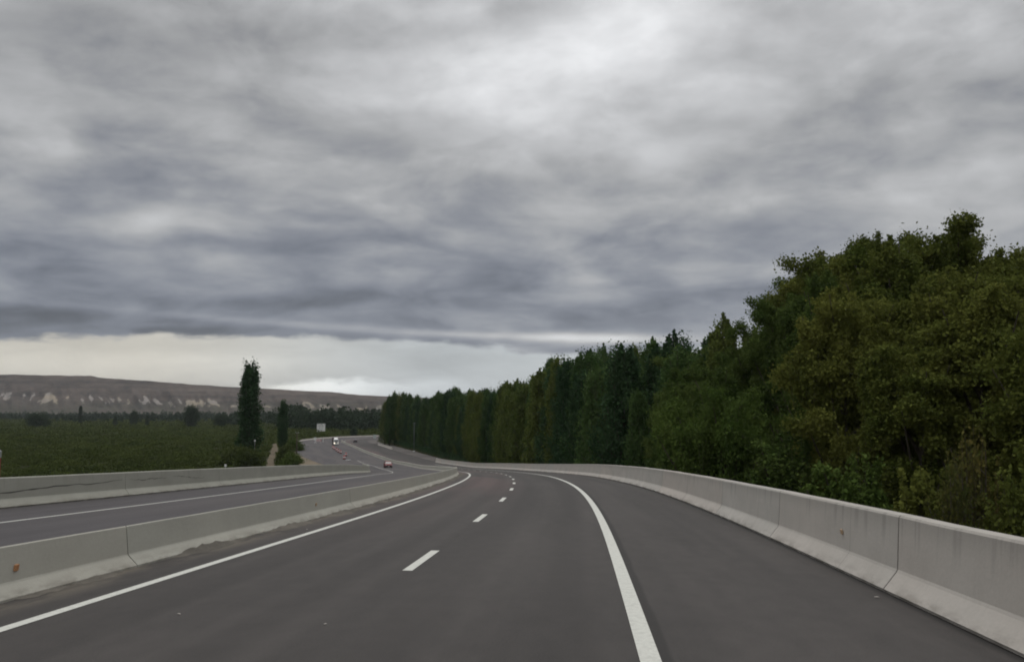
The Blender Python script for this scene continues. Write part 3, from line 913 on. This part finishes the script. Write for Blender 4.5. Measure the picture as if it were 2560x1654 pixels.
V, Fq = [], []
r3 = np.random.default_rng(12)
for k in range(1500):                             # brushwood along the foot of the stand
    s = r3.uniform(18, 420); o = W_R + r3.uniform(5, 24) if s < 230 else W_R + r3.uniform(8.5, 22)
    p = RP(s, o); gz = ground_z(s, o); hh = r3.uniform(1.0, 3.2)
    c = np.array([p[0], p[1], gz]) + r3.normal(0, 1, (90, 3)) * np.array([.9, .9, 0]) + np.stack([np.zeros(90), np.zeros(90), r3.random(90) * hh], 1)
    V.append(c)
v_, f_ = leaves(np.concatenate(V), .34, .2, r3)
tag(link('undergrowth', mesh_np('undergrowth', v_, f_, L_BLUE)), 'dark tangled undergrowth along the foot of the tree wall', kind='stuff')

# dry grass fringe where the tree wall meets the gravel
M_DRY = leafmat('dry_grass', (0.085, 0.07, 0.035), (0.16, 0.125, 0.065), trans=0.1)
n = 9000; s = r3.uniform(225, 420, n); o = W_R + r3.uniform(6.0, 11.5, n) + 1.2
c = RP(s, o); c[:, 2] = r3.random(n) * .9
v_, f_ = leaves(c, .5, .09, r3, 0); tag(link('dry_grass', mesh_np('dry_grass', v_, f_, M_DRY)), 'fringe of dry straw coloured grass below the poplars', kind='stuff')

# lombardy poplars and shrubs on the left
def pop_n(i, m): return proto('poplar', 71 + i, m, leaf=.36, gen=dict(narrow=True, rad=2.0, n_leaf=20000))


def lone(px, dep, base_z, top, wid, i, m, label, rz=0.0, name='lombardy_poplar'):
    h = Z0 + (YH - top) / F * dep - base_z; w = wid / F * dep / 2 / 2.35
    plant(name, pop_n(i, m), at(px, dep, base_z), (w, w, h / 20), rz, label, 'tree')


lone(627, 246, -.1, 906, 68, 0, L_BLUE, 'tall slender dark poplar standing alone against the hills', 1.0)
lone(711, 330, -.1, 1000, 27, 1, L_BLUE, 'smaller slim poplar near the wooden pole', 2.0)
for (px, dep, rad, hh, m, lab, i) in (
        (630, 225, 4.2, 6.5, L_SCRUB, 'dark shrub mound at the foot of the tall lone poplar', 0),
        (600, 240, 5.0, 6.0, L_SCRUB, 'leafy shrub on the scrub side of the tall lone poplar', 1),
        (722, 262, 2.9, 6.0, L_SCRUB, 'green shrub below the smaller slim poplar', 0),
        (735, 236, 3.2, 4.6, L_BROAD2, 'green shrub at the foot of the wooden pole', 1),
        (760, 222, 2.2, 1.6, L_BROAD, 'low dry shrub on the soil beside the slip road', 1),
        (740, 330, 4.0, 5.0, L_BROAD2, 'pale green shrub where the slip road begins', 1)):
    plant('leafy_shrub', bush(i, m), at(px, dep, -.1), (rad / [3.0, 2.6][i],) * 2 + (hh / [4.2, 3.4][i],), px * 1.7, lab, 'shrub')

# field of green scrub, one mass
n = 560000
u = r3.random(n); dep = 1 / (1 / 170 + (1 / 1500 - 1 / 170) * u ** 0.85)
px = r3.uniform(-160, 1050, n)
x = (px - CX) / F * dep
bump = fbm(x / 9.0, dep / 9.0, 3, 40); big_ = fbm(x / 60.0, dep / 60.0, 2, 50)
hc = np.clip((bump - .36) * 7.0, .15, 3.2) * (.55 + .8 * big_)
z = hc * (1 - r3.random(n) ** 2 * .6)
# keep clear of the roads, verge and track
sidx = np.argmin((x[:, None] - hx[None, ::6]) ** 2 + (dep[:, None] - hy[None, ::6]) ** 2, axis=1)
ss = SM[::6][sidx]; rel = (x - hx[::6][sidx]) * np.cos(th[::6][sidx]) - (dep - hy[::6][sidx]) * np.sin(th[::6][sidx])
le = np.array([left_edge(q) for q in SM[::6]])[sidx]
dist = np.hypot(x - hx[::6][sidx], dep - hy[::6][sidx])
keep = ((rel < le - np.interp(ss, [150, 196, 215, 300, 420, 520], [3, 3, 6, 5, 3, 2])) | (dist > 45))
trx = np.interp(dep, [190, 250, 300, 420], [(690 - CX) / F * 190, (681 - CX) / F * 250, (687 - CX) / F * 300, (695 - CX) / F * 420])
keep &= ~((abs(x - trx) < 1.7 + .7 * np.sin(dep * .21)) & (dep < 420))
x, dep, z = x[keep], dep[keep], z[keep]
c = np.stack([x, dep, z], 1)
a = r3.normal(size=(len(c), 3)); a /= np.linalg.norm(a, axis=1)[:, None]; b = np.cross(a, r3.normal(size=(len(c), 3))); b /= np.linalg.norm(b, axis=1)[:, None]
k = (np.clip(dep / 520, .36, 2.6) * r3.uniform(.6, 1.3, len(c)))[:, None]
V = np.stack([c - a * .55 * k, c + b * .32 * k, c + a * .55 * k, c - b * .32 * k], 1).reshape(-1, 3)
tag(link('scrub', mesh_np('scrub', V, np.arange(len(V)).reshape(-1, 4), L_SCRUB)), 'flat field of dense green scrub reaching to the far woods', kind='stuff')

# dirt track between the two poplars
dd = np.linspace(185, 430, 40); xx = np.interp(dd, [190, 250, 300, 420], [(690 - CX) / F * 190, (681 - CX) / F * 250, (687 - CX) / F * 300, (695 - CX) / F * 420])
V = np.concatenate([np.stack([xx - 1.35, dd, np.full(40, .03)], 1), np.stack([xx + 1.35, dd, np.full(40, .03)], 1)])
tag(link('dirt_track', mesh_np('dirt_track', V, [(i, i + 40, i + 41, i + 1) for i in range(39)], M_TRACK)), 'pale dirt track between the two slim poplars', kind='structure')

# far woods: masses that nobody could count
V = []
for (x0, x1, d0, d1, hmin, hmax, cntw) in ((-150, 560, 1350, 1650, 5, 11, 520), (150, 620, 1100, 1300, 3, 7, 120), (700, 1100, 660, 840, 12, 18, 460), (-150, 1100, 1700, 2300, 6, 13, 900), (560, 1100, 900, 1200, 9, 15, 380)):
    for k in range(cntw):
        d_ = r3.uniform(d0, d1); px_ = r3.uniform(x0, x1); h_ = r3.uniform(hmin, hmax) * (.6 + .8 * vnoise(np.array([px_ / 23.]), np.array([d_ / 90.]), 3)[0]); w_ = h_ * r3.uniform(.16, .42)
        q = 70; t_ = r3.random(q); ang = r3.random(q) * 6.28; rr = w_ * np.sqrt(r3.random(q)) * np.sin(np.pi * np.clip(t_ * .85 + .12, 0, 1)) ** .6
        V.append(np.stack([(px_ - CX) / F * d_ + rr * np.cos(ang), d_ + rr * np.sin(ang), t_ * h_], 1))
v_, f_ = leaves(np.concatenate(V), 2.1, 1.5, r3)
tag(link('far_woods', mesh_np('far_woods', v_, f_, L_FAR)), 'dark belt of woods at the foot of the hills', kind='stuff')
for (px, dep, top, bot, wid, kind_, lab) in (
        (482, 830, 1011, 1052, 42, 'b', 'round dark tree rising from the scrub below the hills'),
        (100, 780, 1031, 1062, 58, 'b', 'broad dark clump of bush in the scrub at far left'),
        (340, 900, 1024, 1056, 24, 'b', 'dark tree between the two little poplars in the scrub'),
        (293, 860, 1038, 1054, 11, 'p', 'little poplar in the scrub nearer the picture edge'),
        (373, 860, 1036, 1056, 10, 'p', 'little poplar in the scrub nearer the round dark tree'),
        (206, 1000, 1012, 1040, 12, 'p', 'slim far tree in front of the hill foot'),
        (555, 800, 1034, 1056, 34, 'b', 'brownish shrub beside the tall lone poplar in the scrub'),
        (887, 520, 1066, 1082, 22, 'b', 'dark round shrub beyond the far bend')):
    zt = Z0 + (YH - top) / F * dep; w = wid / F * dep
    if kind_ == 'b': plant('round_tree', bush(0, L_FAR), at(px, dep, -.3), (w / 6.0, w / 6.0, zt / 4.2), px, lab, 'tree')
    else: plant('slim_tree', pop(1, L_FAR), at(px, dep, -.3), (w / 4.6, w / 4.6, zt / 20), px, lab, 'tree')

# ------------------------------------------------------------------ hills
def hillmat():
    m = bpy.data.materials.new('hill_rock'); m.use_nodes = True; t = m.node_tree; b = t.nodes['Principled BSDF']
    p = node(t, 'ShaderNodeNewGeometry').outputs['Position']; sp = node(t, 'ShaderNodeSeparateXYZ'); t.links.new(p, sp.inputs[0])
    X, Y, Z = (E(t, sp.outputs[i]) for i in range(3))
    strata = noise(t, vec(t, X * 0.0012, Y * 0.002, Z * 0.075), 1.0, 5, 0.65); spot = noise(t, p, 0.03, 5, 0.7); wide = noise(t, p, 0.006, 4, 0.6)
    k = (strata - .5) * 2.0 + (spot - .5) * 2.2 + (wide - .5) * 1.2 + .5
    c = mixc(t, k.clamp(), (0.026, 0.021, 0.018), (0.108, 0.084, 0.069))
    at_ = node(t, 'ShaderNodeAttribute', attribute_name='mask'); mk = E(t, at_.outputs['Fac'])
    det = noise(t, vec(t, X, Y * 0.4, Z * 1.3), 0.075, 4, 0.7)
    pale = (mk + (det - .5) * 1.1).smooth(.52, .72)
    c = mixc(t, pale * .9, c, mixc(t, wide.smooth(.42, .58), (0.25, 0.225, 0.205), (0.28, 0.235, 0.175)))
    grn = Z.smooth(70, 15) * spot.smooth(.4, .6); c = mixc(t, grn * .7, c, (0.045, 0.05, 0.028))
    t.links.new(c, b.inputs['Base Color']); b.inputs['Roughness'].default_value = .95; b.inputs['Specular IOR Level'].default_value = .05
    return m


HX = [-700, 0, 228, 247, 344, 435, 537, 604, 789, 832, 902, 967, 1100, 1700, 2600]
HY = [930, 935, 938, 943, 949, 956, 963, 967, 977, 979, 986, 989.5, 994, 1004, 1008]
nx, nv = 900, 110
pxs = np.linspace(-700, 2200, nx); DC = 3700.0
XX = (pxs - CX) / F * DC
crest = Z0 + (YH - np.interp(pxs, HX, HY)) / F * DC + (fbm(XX / 60, XX * 0 + .5, 3, 9) - .5) * 5
tv = np.linspace(0, 1, nv)
gx, gt = np.meshgrid(XX, tv, indexing='ij')
cr = np.repeat(crest[:, None], nv, 1)
gul = abs(fbm(gx / 95 + gt * .8, gt * 1.5, 4, 21) - .5) * 2; gul2 = fbm(gx / 40, gt * 4, 3, 33)
front = np.clip(gt / .8, 0, 1)
hp = np.interp(front, [0, .25, .45, .72, .86, .94, 1.0], [0, .10, .30, .72, .84, .90, 1.0])
Zg = cr * hp - (1 - gul) * 16 * np.sin(np.pi * np.clip(front, 0, 1)) - gul2 * 5 * np.sin(np.pi * front)
Zg = np.where(gt > .8, cr + (gt - .8) * 8 + (fbm(gx / 120, gt * 9, 3, 4) - .5) * 3 * np.clip((gt - .8) * 20, 0, 1), Zg)
Yg = DC - 900 * (1 - front) + np.clip(gt - .8, 0, 1) * 9000 - (gul - .5) * 160 * np.sin(np.pi * front)
band = np.exp(-((hp - .47) / .17) ** 2)
scar = fbm(gx / 20 - gt * 9 * np.sign(fbm(gx / 150, gt * 0 + 1.1, 1, 88) - .5), gt * 11, 3, 61); patch = fbm(gx / 170, gt * 3 + 3.3, 2, 71)
mask = band * np.clip((scar - .485) * 6.0 + (patch - .48) * 1.4, 0, 1)
fa = np.arange(nx * nv).reshape(nx, nv)
Fq = np.stack([fa[:-1, :-1], fa[1:, :-1], fa[1:, 1:], fa[:-1, 1:]], -1).reshape(-1, 4)
tag(link('hills', mesh_np('hills', np.stack([gx * (Yg / DC), Yg, Zg - 1.5], -1).reshape(-1, 3), Fq, hillmat(), attr=mask.ravel(), smooth=True)), 'long flat topped brown hills with pale eroded scars', kind='structure')

# ------------------------------------------------------------------ vehicles
M_RED = mat('red_car_paint', (0.13, 0.016, 0.018), 0.6, var=.04, spec=.3)
M_DKCAR = mat('dark_car_paint', (0.025, 0.027, 0.032), 0.3, var=.04, spec=.6)
M_GLASS = mat('car_glass', (0.03, 0.034, 0.038), 0.08, spec=.8)
M_TYRE = mat('tyre_rubber', (0.018, 0.018, 0.018), 0.85)
M_RIM = mat('rim_metal', (0.35, 0.35, 0.36), 0.35, .8)
M_TRIM = mat('black_trim', (0.03, 0.03, 0.032), 0.6)
M_LAMP = mat('lamp_lens', (0.32, 0.32, 0.31), 0.2)
M_TAIL = mat('tail_lens', (0.30, 0.02, 0.02), 0.2)
M_PLATE = mat('plate', (0.55, 0.55, 0.53), 0.5)
M_WHITE = mat('white_paint', (0.72, 0.72, 0.70), 0.4, var=.05)
M_LIT = mat('lit_headlamp', (0.9, 0.88, 0.8), 0.2, emit=(1, .86, .66), estr=3.0)
M_LIT2 = mat('dim_headlamp', (0.9, 0.88, 0.8), 0.2, emit=(1, .9, .76), estr=0.6)
M_CHROME = mat('chrome', (0.55, 0.55, 0.56), 0.2, .9)


def wheel(par, x, y, r_, w_, rim=True):
    t = MB(); t.lathe([(r_ * .62, -w_ / 2), (r_ * .93, -w_ / 2), (r_, -w_ / 2 + .03), (r_, w_ / 2 - .03), (r_ * .93, w_ / 2), (r_ * .62, w_ / 2)], 18, (0, 0, 0), 0, 'x')
    o = t.build('wheel', M_TYRE, par, True); o.location = (x, y, r_)
    q = MB(); q.lathe([(r_ * .1, -w_ * .42), (r_ * .6, -w_ * .46), (r_ * .61, w_ * .46), (r_ * .1, w_ * .42)], 14, (0, 0, 0), 0, 'x'); q.build('rim', M_RIM, o, True)
    return o


def car(name, label, loc, rz, paint_m, suv=False):
    """front faces -Y"""
    root = thing(name, label, 'car', loc, rz); hw = .86; b = MB()
    roof = 1.62 if suv else 1.47
    low = [(-2.02, .34), (-2.1, .5), (-2.06, .72), (-1.9, .82), (-.95, .98), (1.75, .98), (1.98, .92), (2.06, .6), (2.02, .34), (1.75, .24), (-1.8, .24)]
    b.prism(low, -hw, hw, 0, [.86, .93, .95, .93, .97, .97, .93, .95, .92, .95, .95])
    gh = [(-.98, .97), (-.28, roof - .06), (.0, roof), (1.25, roof - .02), (1.6, roof - .12), (1.92, .97)]
    b.prism(gh, -hw, hw, 0, [.94, .74, .72, .72, .74, .92])
    body = b.build('body', paint_m, root)
    w = MB(); w.add([(-.70, -.93, 1.005), (.70, -.93, 1.005), (.56, -.33, roof - .10), (-.56, -.33, roof - .10)], [(0, 1, 2, 3)]); w.add([(-.70, -.955, 1.0), (.70, -.955, 1.0), (.56, -.355, roof - .105), (-.56, -.355, roof - .105)], [(0, 1, 2, 3)]); w.build('windscreen', M_GLASS, root)
    w = MB(); w.add([(-.62, 1.90, 1.03), (.62, 1.90, 1.03), (.55, 1.645, roof - .16), (-.55, 1.645, roof - .16)], [(3, 2, 1, 0)]); w.add([(-.62, 1.93, 1.03), (.62, 1.93, 1.03), (.55, 1.67, roof - .16), (-.55, 1.67, roof - .16)], [(3, 2, 1, 0)]); w.build('rear_window', M_GLASS, root)
    for s_ in (-1, 1):
        w = MB(); xx_ = lambda q: s_ * hw * q
        w.add([(xx_(.935), -.70, 1.02), (xx_(.935), 1.62, 1.02), (xx_(.765), 1.40, roof - .12), (xx_(.765), -.18, roof - .12)], [(0, 1, 2, 3)])
        w.add([(xx_(.955), -.70, 1.02), (xx_(.955), 1.62, 1.02), (xx_(.785), 1.40, roof - .12), (xx_(.785), -.18, roof - .12)], [(0, 1, 2, 3)])
        w.build('side_window', M_GLASS, root)
        h = MB(); h.box((s_ * .60, -2.02, .68), (.36, .16, .15), bev=.03); h.build('headlight', M_LAMP, root)
        h = MB(); h.box((s_ * .64, 2.0, .80), (.26, .12, .22), bev=.03); h.build('tail_light', M_TAIL, root)
        h = MB(); h.box((s_ * .95, -.62, 1.03), (.18, .10, .13), bev=.03); h.build('mirror', paint_m, root)
        for y_ in (-1.28, 1.28): wheel(root, s_ * .76, y_, .31, .2)
    h = MB(); h.box((0, -2.06, .42), (1.52, .14, .22), bev=.04); h.box((0, 2.05, .42), (1.52, .14, .22), bev=.04); h.build('bumper', M_TRIM, root)
    h = MB(); h.box((0, -2.10, .64), (.7, .06, .10)); h.build('grille', M_TRIM, root)
    h = MB(); h.box((0, -2.145, .46), (.40, .02, .13)); h.build('licence_plate', M_PLATE, root)
    return root


def put(fn, s, o, flip, *a, **k):
    p = RP(s, o, 0.008); r_ = heading(s)
    return fn(a[0], a[1], tuple(p), -r_ + (math.pi if flip else 0), *a[2:], **k)


red = put(car, 203.5, -W_M - 1.2 * SC - 5.3, False, 'red_car', 'dark red car driving towards the viewer on the oncoming carriageway', M_RED)
dk = put(car, 436, LANE * 1.35, True, 'dark_car', 'small dark car far off in the bend ahead, near the trees', M_DKCAR)


def truck(name, label, loc, rz):
    root = thing(name, label, 'truck', loc, rz)
    c = MB(); c.prism([(-1.55, .55), (-1.6, 1.25), (-1.5, 1.85), (-1.2, 2.75), (-1.0, 2.85), (.5, 2.85), (.5, .55)], -1.22, 1.22, 0, [.98, 1, 1, .92, .90, .92, 1]); c.build('cab', M_WHITE, root)
    d_ = MB(); d_.prism([(-.95, 2.86), (.35, 3.75), (.5, 3.75), (.5, 2.86)], -1.1, 1.1, 0, [.85, .75, .75, .95]); d_.build('wind_deflector', M_WHITE, root)
    w = MB(); w.add([(-1.06, -1.535, 1.88), (1.06, -1.535, 1.88), (.98, -1.265, 2.66), (-.98, -1.265, 2.66)], [(0, 1, 2, 3)]); w.add([(-1.06, -1.50, 1.88), (1.06, -1.50, 1.88), (.98, -1.23, 2.66), (-.98, -1.23, 2.66)], [(3, 2, 1, 0)]); w.build('windscreen', M_GLASS, root)
    for s_ in (-1, 1):
        h = MB(); h.box((s_ * .86, -1.64, .98), (.44, .10, .30), bev=.04); h.build('headlight', M_LIT if s_ < 0 else M_LIT2, root)
        w = MB(); w.box((s_ * 1.19, -.55, 2.2), (.06, .8, .7), bev=.02); w.build('side_window', M_GLASS, root)
        m_ = MB(); m_.box((s_ * 1.42, -1.3, 2.2), (.14, .16, .62), bev=.04); m_.tube([(s_ * 1.15, -1.2, 2.4), (s_ * 1.38, -1.3, 2.45)], .03, 6); m_.build('mirror', M_TRIM, root)
        for y_ in (-.6, 3.4, 8.2, 9.5): wheel(root, s_ * 1.02, y_, .50, .34)
    h = MB(); h.box((0, -1.66, .58), (2.4, .2, .36), bev=.05); h.build('bumper', M_WHITE, root)
    h = MB(); h.box((0, -1.62, 1.36), (1.3, .06, .5), bev=.02); h.build('grille', M_TRIM, root)
    h = MB(); h.box((0, 4.8, .92), (1.0, 11.4, .22)); h.build('chassis', M_TRIM, root)
    h = MB(); h.box((0, 6.0, 2.35), (2.5, 9.6, 2.5), bev=.06)
    for q in range(9): h.box((-1.265, 1.9 + q * 1.02, 2.35), (.04, .10, 2.3)); h.box((1.265, 1.9 + q * 1.02, 2.35), (.04, .10, 2.3))
    h.build('trailer_box', mat('trailer_side', (0.075, 0.05, 0.042), .6), root)
    return root


lorry = put(truck, 404, -W_OL + 3.2, False, 'cargo_truck', 'white lorry with lit headlights coming round the far bend'); lorry.scale = (.9, .9, .9)

# ------------------------------------------------------------------ roadworks
M_DRUM = [mat('red_plastic', (0.34, 0.045, 0.04), .5), mat('white_band', (0.72, 0.70, 0.68), .5), mat('rubber_foot', (0.03, 0.03, 0.03), .9)]


def drum(label, loc, group=None):
    root = thing('traffic_drum', label, 'traffic drum', loc, 0, group)
    b = MB(); b.lathe([(.42, 0), (.44, .03), (.44, .10), (.36, .11)], 16); b.build('foot', M_DRUM[2], root, True)
    z = .11; rr = [.34, .33, .32, .31]
    bm_ = MB(); bm_.lathe([(.345, .11), (.34, .36), (.30, .37)], 16); bm_.lathe([(.30, .68), (.31, .69), (.295, .92), (.2, .98)], 16); bm_.build('body', M_DRUM[0], root, True)
    w_ = MB(); w_.lathe([(.30, .362), (.328, .372), (.318, .678), (.29, .688)], 16); w_.build('reflective_band', M_DRUM[1], root, True)
    h = MB(); h.tube([(-.12, 0, .97), (-.10, 0, 1.06), (.10, 0, 1.06), (.12, 0, .97)], .025, 6); h.build('handle', M_DRUM[0], root)
    return root


GD = 'red and white drums along the closed lane'
dr = [(836, 1120.5, 'farthest drum of the row, in front of the white lorry'), (839.5, 1123.5, 'second drum of the row in front of the white lorry'), (845, 1127.3, 'third drum, middle of the close line'), (849.5, 1131.0, 'fourth drum of the close line along the closed lane'), (855.5, 1134.3, 'fifth drum, last before the gap'), (868.8, 1142.8, 'lone drum after the gap, on the edge line'), (864.5, 1153.0, 'nearest drum, standing by the fallen board')]
for px, py, lab in dr:
    dep = (Z0 - .42) * F / (py - YH)
    sc_ = 1.12
    o = drum('red and white traffic drum, ' + lab, ((px - CX) / F * dep, dep, 0.0), GD)
    p = np.array(o.location[:2]); i = int(np.argmin((hx - p[0]) ** 2 + (hy - p[1]) ** 2))
    o.location.z = hz[i] + he[i] * -11 + ZO + 0.01
    o.scale = (sc_, sc_, sc_)
M_STRIPE = [M_DRUM[1], M_DRUM[0]]


def board(name, label, loc, rz, w_=2.2, h_=.30, z_=.9, tilt=0):
    root = thing(name, label, 'barricade', loc, rz)
    for k, zz in enumerate((z_, z_ - .55)):
        b = MB(); n = 6
        for q in range(n): b.box((-w_ / 2 + (q + .5) * w_ / n, 0, zz), (w_ / n - .002, .05, h_), q % 2)
        b.build('striped_board', M_STRIPE, root)
    for s_ in (-1, 1):
        b = MB(); b.tube([(s_ * w_ * .42, -.45, .02), (s_ * w_ * .42, .06, z_ + .2), (s_ * w_ * .42, .5, .02)], .035, 6); b.build('leg', M_WHITE, root)
    return root


def onroad(px, py):
    dep = (Z0 - .45) * F / (py - YH); x = (px - CX) / F * dep
    i = int(np.argmin((hx - x) ** 2 + (hy - dep) ** 2)); o = (x - hx[i]) * math.cos(th[i]) - (dep - hy[i]) * math.sin(th[i])
    return tuple(RP(SM[i], o, .01))


board('striped_barricade', 'red and white striped barricade on the closed lane at far left', onroad(799.5, 1105), .2, 2.6, .5, 1.5)
b = MB(); b.box((0, 0, .05), (.9, .6, .1), bev=.03); b.tube([(0, 0, .1), (0, 0, 1.3)], .05, 8); b.box((0, -.07, 1.85), (1.15, .04, 1.35), bev=.015)
tag(b.build('warning_panel', M_WHITE), 'white warning panel on a stand left of the striped barricade', 'sign').location = onroad(791.5, 1105)
b = MB(); b.tube([(0, 0, 0), (0, 0, 1.5)], .07, 8); b.tube([(0, 0, 1.5), (0, 0, 1.56)], .09, 8); b.box((0, 0, .03), (.4, .4, .06))
tag(b.build('marker_post', M_WHITE), 'thin white marker post between the barricade and the lorry', 'post').location = onroad(811.5, 1103)
root = thing('fallen_board', 'fallen white board lying beside the nearest drum', 'barricade', onroad(874, 1157), 1.2)
b = MB(); b.box((0, 0, .12), (2.3, .35, .12), bev=.03); b.build('panel', M_WHITE, root)
b = MB(); b.box((.8, 0, .05), (.12, .7, .08)); b.box((-.8, 0, .05), (.12, .7, .08)); b.build('foot', M_TRIM, root)
# small white post where the parapet starts on the plain
root = thing('guide_post', 'small white guide post at the far end of the parapet', 'post', tuple(RP(252, W_R + 1.2, 0)))
b = MB(); b.tube([(0, 0, -.1), (0, 0, 1.0)], .07, 8); b.build('post', M_WHITE, root); b = MB(); b.box((0, -.08, .85), (.35, .03, .35), bev=.01); b.build('plate', M_WHITE, root)

# ------------------------------------------------------------------ poles and signs
M_WOOD = earth('pole_wood', (0.055, 0.042, 0.034), (0.085, 0.066, 0.052), (0.035, 0.028, 0.022), 2.0)
M_STEEL = mat('galvanised_steel', (0.30, 0.31, 0.31), .5, .5)
p = at(746, 238)
root = thing('wooden_pole', 'dark wooden pole beside the slip road, left of the drums', 'pole', p)
b = MB(); b.tube([(0, 0, -.4), (.03, 0, 5), (.06, 0, 10.0)], [.19, .16, .12], 10); b.build('post', M_WOOD, root, True)
b = MB(); b.box((.06, 0, 10.0), (.9, .10, .12), bev=.01)
for q in (-.35, .45): b.lathe([(.04, 10.06), (.07, 10.12), (.05, 10.26), (.02, 10.3)], 8, (q, 0, 0))
b.build('crossarm', M_STEEL, root)
root = thing('grey_pole', 'slender grey pole with a white foot, in front of the poplar wall', 'pole', (float(at(1037, 330)[0]), 330, 0.0))
b = MB(); b.tube([(0, 0, -.2), (0, 0, 6), (0, 0, 11.4)], [.11, .095, .07], 10); b.build('post', mat('dull_steel', (0.13, 0.14, 0.14), .6), root, True)
b = MB(); b.box((0, 0, 11.3), (1.1, .09, .09), bev=.01); b.build('crossarm', M_STEEL, root)
b = MB(); b.box((0, 0, .40), (.75, .6, .8), bev=.05); b.build('concrete_foot', M_WHITE, root)
# sign board beyond the bend
p = at(805.5, 585)
root = thing('roadside_billboard', 'white board with lines of dark lettering on posts beyond the far bend', 'sign', p, -.05)
b = MB(); b.box((0, 0, 4.6), (5.7, .12, 5.2), bev=.03); bd = b.build('board', M_WHITE, root)
M_INK = mat('sign_ink', (0.09, 0.095, 0.10), .6)
b = MB(); rr_ = random.Random(8)
for k, (zz, x0, x1, hh) in enumerate(((6.72, -2.5, 1.6, .42), (5.9, -1.6, 2.1, .30), (5.3, -1.9, 1.5, .30), (4.5, -1.2, 1.7, .22), (3.75, -1.7, 1.9, .22), (2.75, -2.3, 2.2, .30))):
    x_ = x0
    while x_ < x1:                                 # rows of letter strokes too small to read in the photograph
        w_ = rr_.uniform(.20, .30); q = rr_.random()
        b.box((x_, -.068, zz), (.19, .016, hh * 1.25)); b.box((x_ + w_ * .7, -.066, zz + (hh * .42 if q < .5 else -hh * .42)), (w_ * 1.0, .0115, .10))
        if q > .35: b.box((x_ + w_ * 1.4, -.068, zz), (.19, .016, hh * 1.25))
        x_ += w_ * 2.0 + (.34 if rr_.random() < .2 else .12)
b.build('lettering', M_INK, root)
b = MB(); b.box((2.25, -.066, 6.75), (.55, .012, .45), taper=.3); b.build('emblem', M_INK, root)
for s_ in (-2.2, 0, 2.2):
    b = MB(); b.tube([(s_, .12, -.3), (s_, .12, 6.6)], .12, 8); b.build('post', M_STEEL, root)
p = at(939, 470)
root = thing('pale_sign', 'small pale sign panel on a post at the edge of the far trees', 'sign', p)
b = MB(); b.box((0, -.06, 1.9), (1.5, .05, 2.1), bev=.02); b.build('panel', mat('pale_panel', (0.40, 0.44, 0.42), .5), root); b = MB(); b.tube([(0, 0, -.2), (0, 0, 2.9)], .08, 8); b.build('post', M_STEEL, root)
# marker poles by the boundary wall
root = thing('red_marker_pole', 'red pole with a pale cap at the left edge, behind the cracked wall', 'pole', (float((9.0 - CX) / F * 33.5), 33.5, 0))
zb = Z0 + (YH - 1123) / F * 33.5
b = MB(); b.tube([(0, 0, 9), (0, 0, zb - .30)], .075, 10); b.build('post', mat('red_pole_paint', (0.22, 0.03, 0.028), .5), root)
b = MB(); b.lathe([(.075, zb - .30), (.085, zb - .28), (.085, zb - .05), (.05, zb)], 10); b.build('cap', M_STEEL, root)
root.location.z = 0
for px, dep, zt, lab in ((571, 150, 1158, 'tiny pale marker stake above the cracked wall'), (642, 232, 1098, 'white topped stake below the tall lone poplar')):
    x_ = at(px, dep)
    root = thing('marker_stake', lab, 'post', x_); zz = Z0 + (YH - zt) / F * dep
    b = MB(); b.tube([(0, 0, -.2), (0, 0, zz - .4)], .07, 6); b.build('post', M_STEEL, root); b = MB(); b.box((0, 0, zz - .2), (.36, .1, .42), bev=.02); b.build('cap', M_WHITE, root)

# ------------------------------------------------------------------ air
hz_b = MB(); hz_b.box((0, 4500, 150), (14000, 9400, 302)); ho = hz_b.build('haze', M_WHITE); ho.data.materials.clear()
hm = bpy.data.materials.new('haze'); hm.use_nodes = True; ht = hm.node_tree
for n in list(ht.nodes): ht.nodes.remove(n)
pv_ = node(ht, 'ShaderNodeVolumePrincipled'); pv_.inputs['Color'].default_value = (.82, .86, .90, 1); pv_.inputs['Density'].default_value = 0.000045; pv_.inputs['Anisotropy'].default_value = 0.0
hout = node(ht, 'ShaderNodeOutputMaterial'); ht.links.new(pv_.outputs[0], hout.inputs['Volume'])
ho.data.materials.append(hm); tag(ho, 'thin grey air over the plain', kind='stuff')
